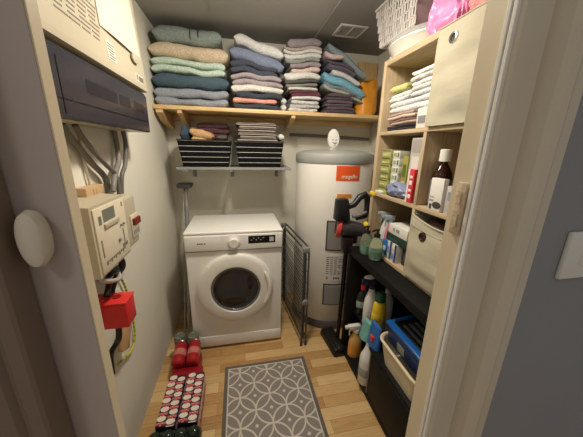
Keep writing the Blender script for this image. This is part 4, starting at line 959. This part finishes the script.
cable('cable', 'second thick grey cable sloping beside the first from consumer unit', [(-.478, .925, 1.405), (-.476, .96, 1.36), (-.472, 1.05, 1.285), (-.470, 1.112, 1.24), (-.470, 1.122, 1.18), (-.474, 1.122, 1.10)], .0085, (110, 106, 98))
cable('cable', 'thick grey cable curving from right underside of consumer unit', [(-.486, 1.235, 1.405), (-.485, 1.235, 1.36), (-.482, 1.19, 1.29), (-.474, 1.13, 1.25), (-.462, 1.07, 1.21), (-.46, 1.05, 1.182)], .010, (126, 122, 114))
cable('cable', 'second grey cable dropping from right underside of consumer unit', [(-.474, 1.255, 1.405), (-.473, 1.258, 1.35), (-.472, 1.22, 1.27), (-.472, 1.175, 1.23), (-.474, 1.155, 1.17), (-.476, 1.14, 1.09)], .0085, (104, 100, 94))
cable('cable', 'thin cream cable behind the grey ones near the door', [(-.493, .985, 1.405), (-.493, .99, 1.30), (-.493, 1.0, 1.20), (-.493, 1.0, 1.10)], .004, (196, 184, 160))
b = MB(); b.box(XL+.0005, -.478, .915, 1.03, 1.172, 1.214, .003); b.box(-.4785, -.4765, .958, .965, 1.18, 1.204); b.box(-.4785, -.4765, .975, .982, 1.18, 1.204)
solo(b, 'connector_block', mat('tan_block', (196, 164, 124), .5, .05), 'small tan connector block on wall just above the meter', 'connector', (-.49, .97, 1.172))
# meter
t = thing('electricity_meter', 'cream electricity meter with grey display on the left wall', 'electricity meter', (-.46, .89, .955))
MX = -.408
b = MB(); b.loft([[(XL+.0005, y, z0_), (MX, y+dy, z0_+.0), (MX, y+dy, z1_), (XL+.0005, y, z1_+.008)] for y, dy, z0_, z1_ in ((.762, .012, .965, 1.180), (1.000, -.010, .965, 1.180))]); b.build('case', CREAMP, t, smooth=False)
b = MB(); b.box(MX-.001, MX+.004, .785, .985, .972, 1.172, .003); fp = b.build('face_plate', mat('meter_face', (222, 210, 184), .4, .02), t)
b = MB(); b.box(MX+.0038, MX+.0048, .832, .908, 1.122, 1.160); b.build('display', mat('lcd_grey', (112, 114, 104), .3), fp)
b = MB(); b.box(MX+.003, MX+.010, .83, .925, 1.103, 1.118, .003); b.build('display_ledge', CREAMP, fp)
for y0_, y1_, z0_, z1_ in ((.806, .822, 1.120, 1.146), (.960, .968, 1.145, 1.16), (.945, .951, 1.02, 1.07), (.80, .806, 1.02, 1.075)): b = MB(); b.box(MX+.0038, MX+.0048, y0_, y1_, z0_, z1_); b.build('face_mark', DKP, fp)
b = MB()
for i in range(10): b.box(MX+.0038, MX+.0048, .81+i*.014, .819+i*.014, .992+.005*(i % 2), 1.004)
for i in range(5): b.box(MX+.0038, MX+.0048, .93+i*.008, .935+i*.008, 1.005, 1.018)
b.build('face_print', DKP, fp)
for yb_, zb_, rb_ in ((.91, 1.04, .006), (.935, 1.085, .004), (.955, 1.085, .004)): b = MB(); b.lathe([(rb_, -.001), (rb_, .005), (rb_*.7, .006)], (MX+.004, yb_, zb_), 0, 14); b.build('button', GREYP, fp)
# isolator
t = thing('isolator_switch', 'cream isolator box with red brown switches right of the meter', 'switch box', (-.46, 1.075, .95))
b = MB(); b.box(XL+.0005, -.425, 1.022, 1.145, .955, 1.160, .016, 3); b.build('case', CREAMP, t)
b = MB(); b.box(-.427, -.420, 1.066, 1.140, .99, 1.082, .003); ip = b.build('switch_frame', mat('isolator_frame', (212, 202, 180), .45), t)
for i in range(4): b = MB(); b.box(-.4205, -.408, 1.074+i*.016, 1.083+i*.016, 1.040, 1.068, .003); b.build('switch_lever', mat('red_brown_lever', (134, 44, 36), .4), ip)
b = MB(); b.box(-.4205, -.4195, 1.074, 1.132, 1.0, 1.02); b.build('frame_print', GREYP, ip)
# under the meter
t = thing('red_junction_box', 'red plastic box on the left wall below the meter', 'junction box', (-.46, .87, .72))
RED = mat('red_box_plastic', (206, 40, 40), .4, .04)
b = MB(); b.box(XL+.0005, -.398, .862, .937, .725, .818, .006); b.build('case', RED, t)
b = MB(); b.box(XL+.001, -.396, .860, .939, .8185, .827, .004); b.build('lid', mat('red_lid_plastic', (222, 52, 48), .4, .04), t)
b = MB(); b.lathe([(.013, 0), (.013, .003), (.008, .003)], (-.44, .905, .8265), seg=18); b.build('screw_cap', mat('dark_red', (130, 26, 26), .4), t)
BK = (34, 32, 32)
cable('cable', 'black cable looping under the meter, left one', [(-.455, .84, .966), (-.45, .85, .93), (-.455, .90, .895), (-.47, .925, .86), (-.47, .90, .835)], .010, BK)
cable('cable', 'black cable looping under the meter, middle one', [(-.46, .90, .966), (-.445, .905, .93), (-.45, .95, .905), (-.475, .99, .89), (-.487, .97, .87)], .011, BK)
cable('cable', 'black cable bundle under the meter nearest the isolator', [(-.458, .965, .966), (-.44, .975, .94), (-.45, 1.0, .90), (-.48, 1.03, .86), (-.488, 1.0, .80), (-.488, .985, .72)], .012, BK)
cable('cable', 'pale grey cable running between meter and red box', [(-.43, .80, .966), (-.43, .83, .93), (-.435, .93, .885), (-.46, .98, .90), (-.48, 1.03, .95)], .008, (176, 170, 160))
cable('cable', 'black cable leaving the bottom of the red box', [(-.44, .88, .7245), (-.445, .88, .68), (-.465, .90, .64), (-.487, .91, .58), (-.489, .90, .50)], .010, BK)
cable('earth_cable', 'yellow green earth cable looping down right of the red box', [(-.490, 1.03, .93), (-.490, 1.07, .85), (-.49, 1.116, .744), (-.49, 1.13, .624), (-.49, 1.128, .50), (-.49, 1.07, .455), (-.49, .947, .50)], .0045, (196, 180, 60), stripes('earth_stripe', (196, 186, 60), (110, 132, 54), 2, .02, .3, .5))
b = MB(); b.M = Matrix.Translation((-.478, .985, .60)) @ Matrix.Rotation(-.5, 4, 'X'); b.box(-.012, .012, -.03, .035, -.055, .05, .008)
solo(b, 'tan_sleeve', mat('tan_sleeve', (186, 146, 104), .6, .1), 'tan cable sleeve on the wall just below the red box', 'sleeve', (-.478, .985, .56))
